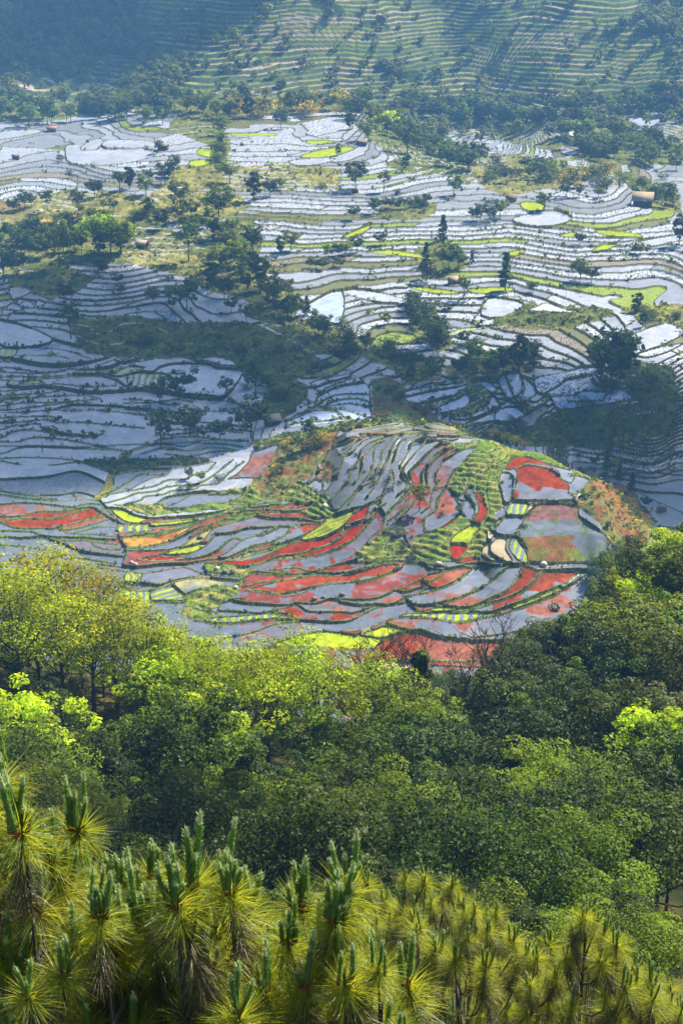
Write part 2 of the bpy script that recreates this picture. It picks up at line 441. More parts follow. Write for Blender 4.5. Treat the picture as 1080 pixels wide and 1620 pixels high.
# ground that is not paddy: kind, outline, optional near limit of distance
COVER = """
earth 505,738 516,728 530,745 518,762 500,757
rough 930,907 968,873 1036,832 1400,860 1400,1300 860,1100 905,985
scrub 0,150 1080,150 1080,168 700,172 590,178 480,178 420,178 380,192 350,196 250,172 130,178 110,188 0,192
scrub 590,178 640,200 700,232 740,240 770,262 760,280 700,262 640,246 600,232 575,212
scrub 870,200 990,180 1080,200 1080,262 960,262 900,250 930,235 915,212 880,240 760,215 700,205 690,185 870,185
dry 750,250 820,245 870,262 960,262 975,275 940,280 900,300 860,300 800,310 770,300 745,275
scrub 610,262 640,240 700,255 760,275 745,290 690,275 640,272
scrub 975,275 1010,285 1070,310 1080,340 1040,330 1000,300
scrub 268,196 290,170 360,190 362,240 350,262 340,262 335,232 268,205
dry 290,262 345,262 480,262 540,268 540,300 480,300 440,295 420,300 300,302 265,285 270,272
dry 0,318 60,312 110,300 230,310 260,290 300,305 380,308 395,330 340,345 300,352 250,345 150,340 100,350 40,372 0,352
orangee 0,322 40,325 66,345 50,352 0,345
scrub 0,352 60,368 130,345 250,345 300,380 345,350 400,345 410,385 405,420 430,440 455,495 420,500 380,470 330,460 300,440 200,416 110,418 80,430 30,425 0,440
dry 190,402 260,396 340,412 300,424 200,415
scrub 600,330 620,318 690,322 690,338 660,348 590,345
scrub 655,395 700,380 735,395 740,420 720,435 670,440
scrub 640,485 690,480 700,520 715,545 690,560 650,530
dark 110,500 200,498 280,510 380,508 420,520 470,545 520,580 470,600 490,615 470,650 440,668 400,660 410,640 430,605 380,580 300,566 220,566 180,560 140,555 120,540
scrub 20,430 110,425 150,440 120,462 80,475 20,452
scrub 400,440 460,455 470,500 560,530 620,560 690,570 700,600 650,605 610,580 560,560 500,560 430,520 390,500
scrub 740,560 830,545 850,560 840,585 780,600 745,600 715,605 700,585
earth 590,600 620,595 640,610 660,640 690,655 700,672 640,668 590,664
dark 725,605 760,595 780,640 770,650 700,660 690,655 735,640
dark 640,664 820,676 880,652 940,645 975,645 1000,628 960,608 945,590 960,560 1060,580 1075,625 1060,680 960,712 860,708 760,700 640,672
scrub 800,480 960,488 970,500 900,520 820,520 780,510
dry 985,485 1080,480 1080,520 1050,515 1030,500 985,495
earth 395,765 410,735 440,700 500,665 540,680 525,700 510,730 480,760 440,790 412,790
scrub 400,700 460,680 520,672 620,664 620,668 540,682 500,690 450,712 420,740
earth 910,793 945,740 960,745 1000,780 1033,825 1010,880 980,900 970,860 940,820
grass 700,700 770,697 900,715 940,735 930,760 905,748 840,722 813,722 795,742 790,760 795,800 770,840 762,884 716,888 700,888 672,880 650,870 652,850 700,838 730,812 745,830 757,807 745,770 720,785 708,770 725,740 740,720
grass 296,946 304,938 340,927 372,924 384,915 378,940 365,950 345,962 327,982 310,985 285,978 290,955
grass 560,878 600,850 612,832 625,850 640,868 700,886 690,895 620,884 560,890
grass 320,785 400,768 420,790 380,806 300,812 240,818 180,800 220,798 300,800
dry 150,790 180,735 190,720 215,710 190,740 180,760 170,790
grass 384,885 400,905 380,912 330,905 320,895
grass 440,790 470,760 500,780 520,790 530,812 500,822 470,812 500,800
dark 120,732 200,726 330,725 330,733 250,738 180,750 150,740
"""

# bunds of the basin behind the near fields and of the little fan of terraces
LINES2 = """
0,570 20,568 60,576 100,578 140,572 175,562 200,554
-60,579 0,579 20,580 65,587 88,586 110,582 148,582 165,575 190,563 200,556
-60,586 0,586 40,588 75,588 100,585
-60,594 0,594 30,593 75,594 110,591 150,591 178,590 200,580 215,573 240,568
140,583 165,582 180,578 200,568 220,560 240,557
-60,598 0,598 30,603 60,600 100,597 120,594 160,594 185,601 200,612
-60,610 0,610 40,613 70,610 100,609 140,613 180,610
-60,617 0,617 30,616 70,612 100,614 140,620 200,617 230,615
-60,625 0,625 40,623 80,620 90,617
-60,632 0,632 45,630 80,627 130,624 155,628 160,632
-60,643 0,643 40,638 80,638 120,634 150,631
-60,651 0,651 40,648 80,642 110,637 130,633
80,652 110,641 140,640 180,642 210,646 240,650
-60,655 0,655 40,655 80,651 120,652 160,651 200,655 240,659
-60,664 0,664 50,662 80,662 92,666 88,671 130,671 180,676 225,680
-60,672 0,672 40,670 70,667 88,671
-60,683 0,683 20,677 60,674 65,678 75,687 110,693 145,695 160,690
-60,696 0,696 20,686 45,683 70,686
-60,702 0,702 30,702 45,697 70,695 110,700 140,705 180,712 200,716
70,679 90,684 100,688 150,693
-60,720 0,720 30,710 60,708 110,710 150,712 190,714
-60,727 0,727 60,725 120,730 160,740
-60,731 0,731 40,738 80,738 120,733 150,738
-60,742 0,742 40,748 80,744 140,745 160,747
-60,750 0,750 40,757 80,764 130,771 160,775
200,572 225,565 250,562 290,562
242,620 280,623 300,628 356,632 375,636
200,631 240,634 262,640 280,640
200,638 240,637 280,631 300,634
200,648 250,651 300,655
200,656 230,660 260,660 300,668
305,670 340,671 370,674 395,674
255,682 290,683 320,681 350,680 395,680
250,691 300,689 330,685 350,683 380,684
250,700 280,695 310,694 340,697 390,697
210,715 240,706 262,704 290,708 310,703 350,704 380,706
260,712 300,715 340,710 375,714
200,717 225,708 250,704
225,719 260,710 290,714
265,720 300,724 340,716 380,716
290,727 330,730 350,722
500,613 520,604 551,597
504,622 529,607 556,600
507,624 533,611 573,607
496,644 529,624 582,627
509,642 533,632 564,632 582,638
493,646 524,641 560,641 584,649
493,649 533,649 564,658 584,664
462,667 496,653 529,654 551,664
453,676 473,671 507,667 536,662
640,626 684,620 733,607
862,624 882,613 898,600 933,591
880,629 907,627 929,618 960,616
902,638 947,636 958,622 973,613
"""
# ------------------------------------------------------------------ terrain grid
def nominal(r):
    return np.interp(r, [0, 6, 15, 35, 60, 90, 120, 180, 240, 300, 345, 385, 500, 560, 640, 690, 1358, 1520, 1600, 1750, 1900, 2200, 2700, 3300, 4200],
                        [197, 194, 183, 168, 152, 134, 115, 92, 75, 38, 6, -13, -5, 10, -8, 0, 48, 46, 50, 95, 160, 300, 520, 760, 1000])
def row_of(r):                                      # photo row of the nominal profile; grid rows follow it
    return project(np.zeros_like(r), r, nominal(r))[1]
_r = np.concatenate([np.arange(4, 60, 2.0), np.arange(60, 372, 3.0)]); rs = list(_r)
r = 372.0
while r < 1560:
    z = 10.0 if 470 < r < 640 else float(nominal(r))
    dpy = FPX*(H-z)/(r*r + (H-z)**2)                # photo rows per metre on level ground
    step = (0.72 if 470 < r < 620 else 1.0)/dpy
    r += min(step, 3.2); rs.append(r)
rs += list(np.arange(r+3, 1990, 2.2)); rs += list(np.arange(2000, 4300, 25.0))
RS = np.array(rs)
us = np.concatenate([np.arange(-3000, -640, 40.0), np.arange(-640, 640, 1.1), np.arange(640, 3001, 40.0)])
US = us; NR, NU = len(RS), len(US)
X = (US[None, :]/FPX)*RS[:, None]; Y = np.repeat(RS[:, None], NU, 1)
def wcoord(x, y):                                   # warped plan coordinates in which the survey is interpolated
    return np.stack([x/y*FPX, 760*np.log(y)], -1)
cp = []; cz = []
ZM = lambda z: float(np.interp(z, [2, 5, 10, 17, 26, 33, 40, 46, 53], [2, 4, 7, 11.5, 18, 25.5, 33, 40, 46]))
for px, py, z in SPOTS:
    if py < 650: z = ZM(z) if z > 2 else z
    a = math.atan((810-py)/FPX) - PITCH; r = (z-H)/math.tan(a)
    d = r*CP + (H-z)*SP; cp.append(((px-540)*d/FPX, r)); cz.append(z)
for u, r, z in FAR: cp.append((u/FPX*r, r)); cz.append(z)
cp = np.array(cp); cz = np.array(cz); W = wcoord(cp[:, 0], cp[:, 1])
keep = [i for i in range(len(W)) if all(np.hypot(*(W[i]-W[j])) > 4 for j in range(i))]
W = W[keep]; cz = cz[keep]
def tk(d2): return 0.5*d2*np.log(d2+1e-6)
n = len(W); K = tk(((W[:, None]-W[None])**2).sum(-1)/1e4); K[np.arange(n), np.arange(n)] += 0.05
P = np.hstack([np.ones((n, 1)), W/100]); A = np.block([[K, P], [P.T, np.zeros((3, 3))]])
sol = np.linalg.solve(A, np.concatenate([cz, np.zeros(3)]))
ri = np.unique(np.append(np.arange(0, NR, 3), NR-1)); ui = np.unique(np.append(np.arange(0, NU, 4), NU-1))
Wg = wcoord(X[np.ix_(ri, ui)], Y[np.ix_(ri, ui)]).reshape(-1, 2)
Sg = np.empty(len(Wg))
for a in range(0, len(Wg), 20000):
    q = Wg[a:a+20000]; Sg[a:a+20000] = tk(((q[:, None]-W[None])**2).sum(-1)/1e4)@sol[:n] + sol[n] + (q/100)@sol[n+1:]
Sg = Sg.reshape(len(ri), len(ui))
t = np.stack([np.interp(np.arange(NR), ri, Sg[:, k]) for k in range(len(ui))], 1)
S = np.stack([np.interp(np.arange(NU), ui, t[k]) for k in range(NR)], 0)
del K, A, t
# natural unevenness
far = np.clip((Y-1600)/130, 0, 1)
midf = np.clip((Y-640)/60, 0, 1)*(1-far)
S = S + midf*(2.4*fbm(X/75, Y/110, 3, 2) + 0.7*fbm(X/22, Y/40, 5, 2))
S = S + far*(60*fbm(X/260, Y/520, 9, 3) + 14*fbm(X/90, Y/200, 14, 2) + 2.5*fbm(X/60, Y/60, 4, 2)) 
PX, PY = project(X, Y, S)
edge_ok = (np.abs(US)[None, :] < 640)
# ---------------- which cover where
KINDS = ['paddy', 'scrub', 'dry', 'dark', 'earth', 'grass', 'forest', 'mount', 'rough']
cover = np.zeros(S.shape, np.int8)
wob = 5*fbm(PX/28, PY/14, 21, 3); wob2 = 3*fbm(PX/24, PY/12, 25, 3)
QX, QY = PX+wob*1.6, PY+wob2
for ln in COVER.strip().splitlines():
    k, rest = ln.split(' ', 1); k = 'earth' if k == 'orangee' else k
    zone_r = k == 'rough'; k = 'grass' if zone_r else k
    P_ = pts(rest); cy = np.mean([p[1] for p in P_])
    m = inpoly(QX, QY, P_)
    nearhill = (cy > 690 and min(p[1] for p in P_) > 664) or (cy > 672 and cy < 760 and min(p[0] for p in P_) > 380 and max(p[0] for p in P_) < 640) or P_[0] == (910.0, 793.0) or P_[0] == (700.0, 700.0)
    if k == 'dark' and cy > 600: nearhill = False
    if zone_r: nearhill = True
    m &= (Y < 625) if nearhill else (Y > 600)
    if P_[0] == (0.0, 150.0) or P_[0] == (590.0, 178.0): pass
    cover[m] = KINDS.index(k)
cover[(Y < 372)] = 6
cover[Y > 1560] = 7
hill = inpoly(PX, PY, [(-700,777),(0,776),(67,786),(156,790),(165,775),(180,752),(240,738),(340,726),(395,708),(440,692),(500,672),(560,650),(620,640),(760,640),(830,680),(1045,820),(1400,860),(1400,1560),(-700,1560)]) & (Y > 372) & (Y < 632)
# ---------------- bunds
bar = np.zeros(S.shape, bool)
Rlo, Rhi = np.searchsorted(RS, 372), np.searchsorted(RS, 660)
def draw(P, w, rr, mask, ext=3.5):
    P = np.asarray(P, float)
    if ext and len(P) > 1:
        a_ = P[0]-P[1]; b_ = P[-1]-P[-2]; P = np.vstack([P[0]+a_/(np.hypot(*a_)+1e-6)*ext, P, P[-1]+b_/(np.hypot(*b_)+1e-6)*ext])
    a, b = rr; px = PX[a:b]; py = PY[a:b]; tgt = mask[a:b]
    ux = US+540
    for (x0, y0), (x1, y1) in zip(P[:-1], P[1:]):
        c0, c1 = np.searchsorted(ux, [min(x0, x1)-40, max(x0, x1)+40])
        if c1 <= c0: continue
        qx = px[:, c0:c1]; qy = py[:, c0:c1]
        rowm = (qy.min(1) < max(y0, y1)+w+1) & (qy.max(1) > min(y0, y1)-w-1)
        ids = np.nonzero(rowm)[0]
        if not len(ids): continue
        i0, i1 = ids[0], ids[-1]+1
        qx = qx[i0:i1]; qy = qy[i0:i1]
        dx, dy = x1-x0, y1-y0; L = dx*dx+dy*dy+1e-9
        tt = np.clip(((qx-x0)*dx+(qy-y0)*dy)/L, 0, 1)
        tgt[i0:i1, c0:c1] |= (np.hypot((qx-x0-tt*dx)*0.95, qy-y0-tt*dy) < w)
fieldk = np.full(S.shape, -1, np.int16); FK = []
thick = np.zeros(S.shape, bool)
for ln in LINES.strip().splitlines():
    th = ln.endswith('*'); P_ = smooth(pts(ln.rstrip(' *')), 3)
    draw(P_, 1.9 if th else 1.25, (Rlo, Rhi), bar)
bar &= hill
keepb = bar.copy()
b2 = np.zeros(S.shape, bool)
for ln in LINES2.strip().splitlines(): draw(smooth(pts(ln), 3), 1.1, (np.searchsorted(RS, 600), np.searchsorted(RS, 1000)), b2)
b2 &= (Y > 612) & ~hill
basin = inpoly(PX, PY, [(-700,566),(0,566),(60,572),(140,568),(200,550),(300,556),(384,583),(400,590),(400,720),(340,732),(240,740),(180,760),(160,780),(0,780),(-700,780)]) & (Y > 612) & ~hill
for ln in FIELDS.strip().splitlines():
    k, rest = ln.split(' ', 1); P_ = smooth(pts(rest), 3, True)
    cy = P_[:, 1].mean(); nh = cy > 690 and k not in ('purple', 'purpler')
    if cy > 690 and P_[:, 0].max() < 240 and P_[:, 1].max() < 775: nh = False
    m = inpoly(PX, PY, P_) & ((Y < 625) if nh else (Y > 600)) & (~keepb if nh else True)
    FK.append((k, P_)); fieldk[m] = len(FK)-1
    if not nh: cover[m] = 0
    elif k not in ('purple',): cover[m] = 0
# outline of hand-marked fields
fo = fieldk
ed = np.zeros(S.shape, bool)
ed[1:] |= fo[1:] != fo[:-1]; ed[:, 1:] |= fo[:, 1:] != fo[:, :-1]
bar |= ed & (Y < 1520)
# contour bunds elsewhere
stepm = np.where(Y < 700, 0.95, np.where(Y < 1000, 0.95, 1.0)) 
ph = S/0.95 + 1.3*fbm(X/170, Y/330, 51, 2) + 0.62*fbm(X/42, Y/110, 53, 2)
_m = Y > 1560; ph[_m] = (S/4.2 + 2.6*fbm(X/130, Y/170, 55, 3) + 0.5*fbm(X/40, Y/60, 57, 2))[_m]
band = np.floor(ph).astype(np.int64)
auto = (~hill) & (cover != 6) & (fieldk < 0)
cb = np.zeros(S.shape, bool)
cb[:-1] |= band[1:] != band[:-1]; cb[:, 1:] |= band[:, 1:] != band[:, :-1]
# cross bunds that split the long terraces
al = X + 0.55*(Y-Y.mean())*np.sign(vnoise(X/300, Y/300, 2)) + 26*hash2(band, band*0, 5)*3
Lc = 55 + 90*hash2(band, band*0, 8)
cc = np.floor(al/Lc); cc2 = np.zeros(S.shape, bool); cc2[:, 1:] = cc[:, 1:] != cc[:, :-1]; cc2[:-1] |= (cc[1:] != cc[:-1]) & (band[1:] == band[:-1])
cc2 &= (hash2(band, cc.astype(np.int64), 4) < 0.55)
bar |= b2; auto &= ~basin
bar |= auto & (cb | (cc2 & (Y < 1560)))
pad = ((cover == 0) | (fieldk >= 0)) 
del al, Lc, ed
# ---------------- label the cells (runs + union-find)
free = pad & ~bar & (Y < 1560) & edge_ok
lab = np.full(S.shape, -1, np.int32); parent = []
def find(a):
    while parent[a] != a: parent[a] = parent[parent[a]]; a = parent[a]
    return a
prev = []
for i in range(NR):
    f = free[i]
    if not f.any(): prev = []; continue
    d = np.diff(np.concatenate([[0], f.view(np.int8), [0]])); st = np.nonzero(d == 1)[0]; en = np.nonzero(d == -1)[0]
    cur = []; j = 0
    for a, b in zip(st.tolist(), en.tolist()):
        k = -1
        while j < len(prev) and prev[j][1] <= a: j += 1
        jj = j
        while jj < len(prev) and prev[jj][0] < b:
            q = find(prev[jj][2])
            if k < 0: k = q
            elif k != q: parent[max(k, q)] = min(k, q); k = min(k, q)
            jj += 1
        if k < 0: k = len(parent); parent.append(k)
        lab[i, a:b] = k; cur.append((a, b, k))
    prev = cur
root = np.array([find(a) for a in range(len(parent))]); uq, inv = np.unique(root, return_inverse=True)
m = lab >= 0; lab[m] = inv[lab[m]]; NC = len(uq)
cnt = np.bincount(lab[m], minlength=NC); mean = np.bincount(lab[m], S[m], NC)/cnt
cpx = np.bincount(lab[m], PX[m], NC)/cnt; cpy = np.bincount(lab[m], PY[m], NC)/cnt; cyy = np.bincount(lab[m], Y[m], NC)/cnt
mn = np.full(NC, 1e9); np.minimum.at(mn, lab[m], S[m]); mx = np.full(NC, -1e9); np.maximum.at(mx, lab[m], S[m])
lvl = np.maximum(mean, mx-2.2)*0.35 + mean*0.65
tiny = cnt < 7
m2 = m.copy(); m2[m] = tiny[lab[m]]; bar |= m2; lab[m2] = -1
Z = S.copy(); m = lab >= 0
nh_ = Y[m] < 632
dz = lvl[lab[m]]-S[m]; Z[m] = S[m] + np.where(nh_, np.clip(dz*0.5, -0.4, 0.4), np.clip(dz*0.6, -0.8, 0.8))
# bunds stand at the level of the higher field beside them
Zc = np.where(m, Z, -1e6); top = Zc.copy()
for _ in range(2):
    q = top.copy()
    q[1:] = np.maximum(q[1:], top[:-1]); q[:-1] = np.maximum(q[:-1], top[1:])
    q[:, 1:] = np.maximum(q[:, 1:], top[:, :-1]); q[:, :-1] = np.maximum(q[:, :-1], top[:, 1:]); top = q
bm = bar & ~m & (top > -1e5) & (Y < 1560)
Z[bm] = np.clip(top[bm], S[bm]-0.9, S[bm]+0.9) + 0.20
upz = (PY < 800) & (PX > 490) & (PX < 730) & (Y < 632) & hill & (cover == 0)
dn_shade = np.zeros(S.shape, bool)
for k in range(1, 5): dn_shade[:-k, :-k] |= keepb[k:, k:]
dn_shade |= np.roll(dn_shade, -1, 1)
dn_shade &= upz & ~keepb & (fbm(X/6, Y/9, 91, 2) > 0.03) & (PX+ (PY-760)*0.5 < 680) & (PY > 694)
Z[dn_shade] -= 0.45
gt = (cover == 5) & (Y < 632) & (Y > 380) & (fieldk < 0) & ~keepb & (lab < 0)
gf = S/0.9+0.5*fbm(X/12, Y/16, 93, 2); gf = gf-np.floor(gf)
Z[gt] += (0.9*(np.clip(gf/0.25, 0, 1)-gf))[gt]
# mountain terraces as real steps
mt = (Y >= 1560) & edge_ok
fr = ph - np.floor(ph); Z[mt] = S[mt] + 4.2*(np.clip((fr[mt]-0.62)/0.38, 0, 1) - fr[mt])
# rough ground
ng = (cover != 0) & (Y < 1560)
Z[ng] += (0.9*fbm(X/7, Y/9, 31, 3) + 0.5*fbm(X/2.2, Y/3, 33, 2))[ng]
sc_ = np.isin(cover, (1, 2, 3)) & (Y > 600) & (Y < 1560)
Z[sc_] += (1.3*np.clip(fbm(X/5.5, Y/6.5, 37, 2), 0, 1))[sc_]
print('grid', NR, NU, 'cells', NC, 'bar %.2f' % bar.mean(), 't %.1f' % (time.time()-T0))

# ---------------- colours (mud, water weed, seedlings, grass; some shade and sky blue painted in)
def c3(*a): return np.array(a, float)
N1 = fbm(X/3.1, Y/3.7, 41, 3); N2 = fbm(X/9, Y/12, 43, 3); N3 = hash2(np.arange(NR)[:, None]+0*PX.astype(int), np.arange(NU)[None]+0*PX.astype(int), 3)-0.5
COLR = np.zeros(S.shape+(3,)); WET = np.zeros(S.shape); 
GREY = c3(.122, .138, .178); LAV = c3(.36, .375, .445); RED = c3(.20, .034, .010); REDV = c3(.25, .020, .006); PINK = c3(.24, .085, .055); YG = c3(.30, .38, .012)
GR = c3(.12, .19, .025); TAN = c3(.40, .33, .24); OL = c3(.27, .25, .075); OR = c3(.38, .21, .035); PUR = c3(.11, .085, .115); PURR = c3(.13, .065, .055); BLU = c3(.20, .26, .40)
EAR = c3(.24, .105, .045); SCR = c3(.085, .105, .03); DRY = c3(.15, .15, .05); DRK = c3(.065, .085, .028); CREAM = c3(.66, .58, .42)
def lerp(a, b, t): return a + (b-a)*t[..., None]
def put(m, base, wet, jit=0.10):
    COLR[m] = base*(1+jit*N1[m][:, None]); WET[m] = wet
def patchy(m, a, b, thr, wet_a=1.0, wet_b=0.5, soft=0.10, n=None):
    t = np.clip(((N2 if n is None else n)[m]-thr)/soft+0.5, 0, 1); COLR[m] = lerp(a*np.ones((m.sum(), 3)), b*np.ones((m.sum(), 3)), t)*(1+0.10*N1[m][:, None]); WET[m] = wet_a+(wet_b-wet_a)*t
# default look of each cell
rid = np.array([random.Random(k).random() for k in range(NC)]); rid2 = np.array([random.Random(k+99991).random() for k in range(NC)])
cc_ = np.zeros((NC, 3)); cw = np.ones(NC); cst = np.zeros(NC)
for k in range(NC):
    x, y, a, b = cpx[k], cpy[k], rid[k], rid2[k]; near = cyy[k] < 632
    if near:
        if y < 770 and x > 500: base = GREY*1.35*(0.9+0.25*b) if a < 0.92 else PINK*0.9
        elif y < 785 and x < 420: base = GREY*1.25*(0.9+0.2*b) if a < 0.85 else PURR*1.5
        elif x < 195 and y > 785: base = GREY*1.1 if a < 0.5 else (PINK if a < 0.85 else RED)
        elif 450 < x < 720 and 780 < y < 890: base = RED if a < 0.60 else (GREY*1.2 if a < 0.85 else PINK)
        elif x > 380 and y > 895: base = RED if a < 0.35 else (PINK if a < 0.7 else GREY)
        elif 200 < x < 450 and 812 < y < 890: base = RED*1.1 if a < 0.3 else (OL if a < 0.6 else (PINK if a < 0.75 else GREY))
        else: base = GREY*(1.0+0.25*b)
        if cnt[k] > 6000: base = GREY
        if x > 820 and y > 895: base = GREY
        cst[k] = max(0, b-0.75)*1.6
    else:
        if y < 470 or (x > 480 and y < 560): base = LAV*(0.55+0.75*b) if a < 0.80 else (YG*0.75 if a < 0.85 else (TAN*0.6 if a < 0.90 else OL*0.55))
        elif x < 235 and 655 < y < 775: base = PUR*1.15 if a < 0.4 else (PURR*1.2 if a < 0.5 else (BLU if a < .75 else LAV*.85))
        elif x < 460 and 560 < y < 690: base = LAV*(0.7+0.3*b)
        else: base = LAV*(0.7+0.3*b) if a < 0.95 else (YG*0.5)
        cst[k] = max(0, b-0.58)*2.2
        if cnt[k] > 9000: base = LAV*0.9
    cc_[k] = base
    if base is RED or base is PINK: cw[k] = 0.25
    if base is YG or base is OL or base is TAN: cw[k] = 0.3
m = lab >= 0; L = lab[m]
COLR[m] = cc_[L]*(1+0.12*N1[m][:, None]); WET[m] = cw[L]
# weed drifting over the water of many cells
hz_ = np.zeros(S.shape, bool); big = (cnt > 2600) & (cyy < 632) & (cpy > 780); mbig = m.copy(); mbig[m] = big[L]
zr = mbig & (((PX > 380) & (PY > 880)) | ((PX > 430) & (PX < 720) & (PY > 806)))
t = np.clip((N2[zr]+0.12)/0.08+0.5, 0, 1); COLR[zr] = lerp(GREY*np.ones((zr.sum(), 3)), RED*np.ones((zr.sum(), 3)), t)
red_ish = np.zeros(NC, bool); red_ish[(cyy < 632) & (cpy > 775)] = True
mm = m.copy(); mm[m] = red_ish[L] & (rid2[L] < 0.55)
t = np.clip((N2[mm]-0.02)/0.12+0.5, 0, 1)*0.85; COLR[mm] = lerp(COLR[mm], GREY*np.ones((mm.sum(), 3)), t)
isr = (COLR[..., 0] > 1.7*COLR[..., 2]) & m & (Y < 632)
fn = fbm(X/1.3, Y/2.2, 111, 2); COLR[isr] *= (1+0.45*fn[isr]+0.30*N3[isr])[:, None]
qq = isr & (fbm(X/5, Y/4, 113, 3) > 0.27); COLR[qq] = 0.55*COLR[qq]+0.45*GREY*1.2
# stubble speckles
st_ = np.zeros(S.shape); st_[m] = cst[L]
sp = (N3 > 0.5-0.32*st_) & (st_ > 0.05); COLR[sp] = c3(.05, .055, .05); WET[sp] = 0.2
def stripes(m, P_, ang, per, a, b, duty=0.5):
    q = (PX[m]*math.cos(ang) + PY[m]*math.sin(ang))/per + 0.22*N1[m]; t = ((q % 1) < duty + 0.25*N2[m]) & (N3[m] < 0.42)
    COLR[m] = np.where(t[:, None], a, b)*(1+0.08*N1[m][:, None]); WET[m] = np.where(t, 0.2, 1.0)
for k, (kind, P_) in enumerate(FK):
    m = (fieldk == k) & ~bar
    if not m.any(): continue
    nearf = Y[m].mean() < 632; dull = 1.0 if nearf else 0.85
    G = GREY*1.1 if nearf else LAV*0.9
    if kind == 'stripeA': stripes(m, P_, 0.15, 13.0 if nearf else 10, YG, G)
    elif kind == 'stripeB': stripes(m, P_, 0.0, 11.0, YG, G*0.9, 0.6)
    elif kind == 'stripeC': stripes(m, P_, 1.25 if nearf else 1.1, 7.5 if nearf else 5, YG, G)
    elif kind == 'stripeD': stripes(m, P_, 1.15, 5.6, YG, OL*0.7, 0.72)
    elif kind == 'stripeE': stripes(m, P_, 0.25, 10.0, YG if nearf else YG*0.6, GREY*1.2 if nearf else LAV, 0.5)
    elif kind == 'stripeF': stripes(m, P_, 0.5, 7, YG*0.4, LAV, 0.8)
    elif kind == 'yg': patchy(m, YG*dull, YG*0.7+OL*0.3, 0.15, 0.25, 0.3)
    elif kind == 'ygf': patchy(m, YG*0.85+OL*0.15, YG*0.8, 0.0, 0.25, 0.3)
    elif kind == 'redgrey': patchy(m, RED*1.05+PINK*0.15, GREY*1.1, 0.16, 0.2, 1.0, 0.10)
    elif kind == 'redgrey2': patchy(m, RED*1.0, GREY*1.3, 0.0, 0.5, 1.0, 0.5, N2*0+(PX-870)/60)
    elif kind == 'greyred': patchy(m, GREY*1.1, PINK*0.8+RED*0.2, 0.12, 1.0, 0.6, 0.25)
    elif kind == 'greypink': patchy(m, GREY*1.25, PINK*0.9, 0.18, 1.0, 0.7, 0.3)
    elif kind == 'pink': patchy(m, PINK*1.05, RED*1.1, 0.06, 0.2, 0.2, 0.4)
    elif kind == 'red': patchy(m, RED, PINK, 0.30, 0.2, 0.4, 0.2)
    elif kind == 'redv': patchy(m, REDV, RED*0.8, 0.15, 0.12, 0.2, 0.4)
    elif kind == 'redtop': 
        n = (PY-766)/22.0 - np.abs(PX-858)/70.0*0.6 + 1.5*N2
        patchy(m, RED*1.05, GREY*1.15, 0.10, 0.5, 1.0, 0.22, n)
    elif kind == 'greytan': patchy(m, GREY*1.1+PINK*0.1, TAN*0.6, 0.28, 1.0, 0.6, 0.1)
    elif kind == 'grey': put(m, GREY*1.15, 1.0, 0.06)
    elif kind == 'olive': patchy(m, OL*0.9+GREY*0.3, GREY*1.1, 0.0, 0.7, 1.0, 0.3)
    elif kind == 'orange': patchy(m, OR, RED*1.0+PINK*0.2, 0.22, 0.4, 0.5, 0.3)
    elif kind == 'tan': put(m, TAN, 0.05, 0.25)
    elif kind == 'cream': put(m, CREAM, 0.4, 0.05)
    elif kind == 'mud':
        a = np.where((PY < 822+9*N2)[..., None], PINK*0.72+GREY*0.3, np.where(((PY > 851+16*N2) & (PX < 915+60*N2))[..., None], EAR*0.75, GREY*1.1))
        g = (N3+1.2*N1 > 0.34) & (PY > 805); a = np.where(g[..., None], GR*0.6, a)
        g2 = (PY > 868) & (N3+N2 > 0.18); a = np.where(g2[..., None], GR*1.1, a)
        COLR[m] = a[m]*(1+0.1*N1[m][:, None]); WET[m] = np.where((g | g2)[m], 0.0, 0.35)
    elif kind == 'w': patchy(m, LAV*1.1, LAV*0.95, 0.0, 1.0, 1.0, 0.4)
    elif kind == 'wp': put(m, LAV*1.1+TAN*0.25, 0.9, 0.04)
    elif kind in ('b', 'bs'):
        put(m, c3(.34, .41, .56), 1.0, 0.06)  # blue sky reflection on the shaded water, put into the colour
        if kind == 'bs': g = m & (N3+0.8*N1 > 0.28); COLR[g] = c3(.04, .05, .05); WET[g] = 0.1
    elif kind == 'purple': patchy(m, PUR*1.1, BLU, 0.16, 1.0, 1.0, 0.1)
    elif kind == 'purpler': patchy(m, PURR, PUR, 0.1, 1.0, 1.0, 0.3)
g = (fieldk >= 0) & np.isin(np.where(fieldk >= 0, fieldk, 0), [k for k, f in enumerate(FK) if f[0] == 'w' and 245 <= f[1][:, 0].min() <= 300 and f[1][:, 1].mean() > 590]) & (N3+1.1*N1 > 0.62)
COLR[g] = LAV*0.35
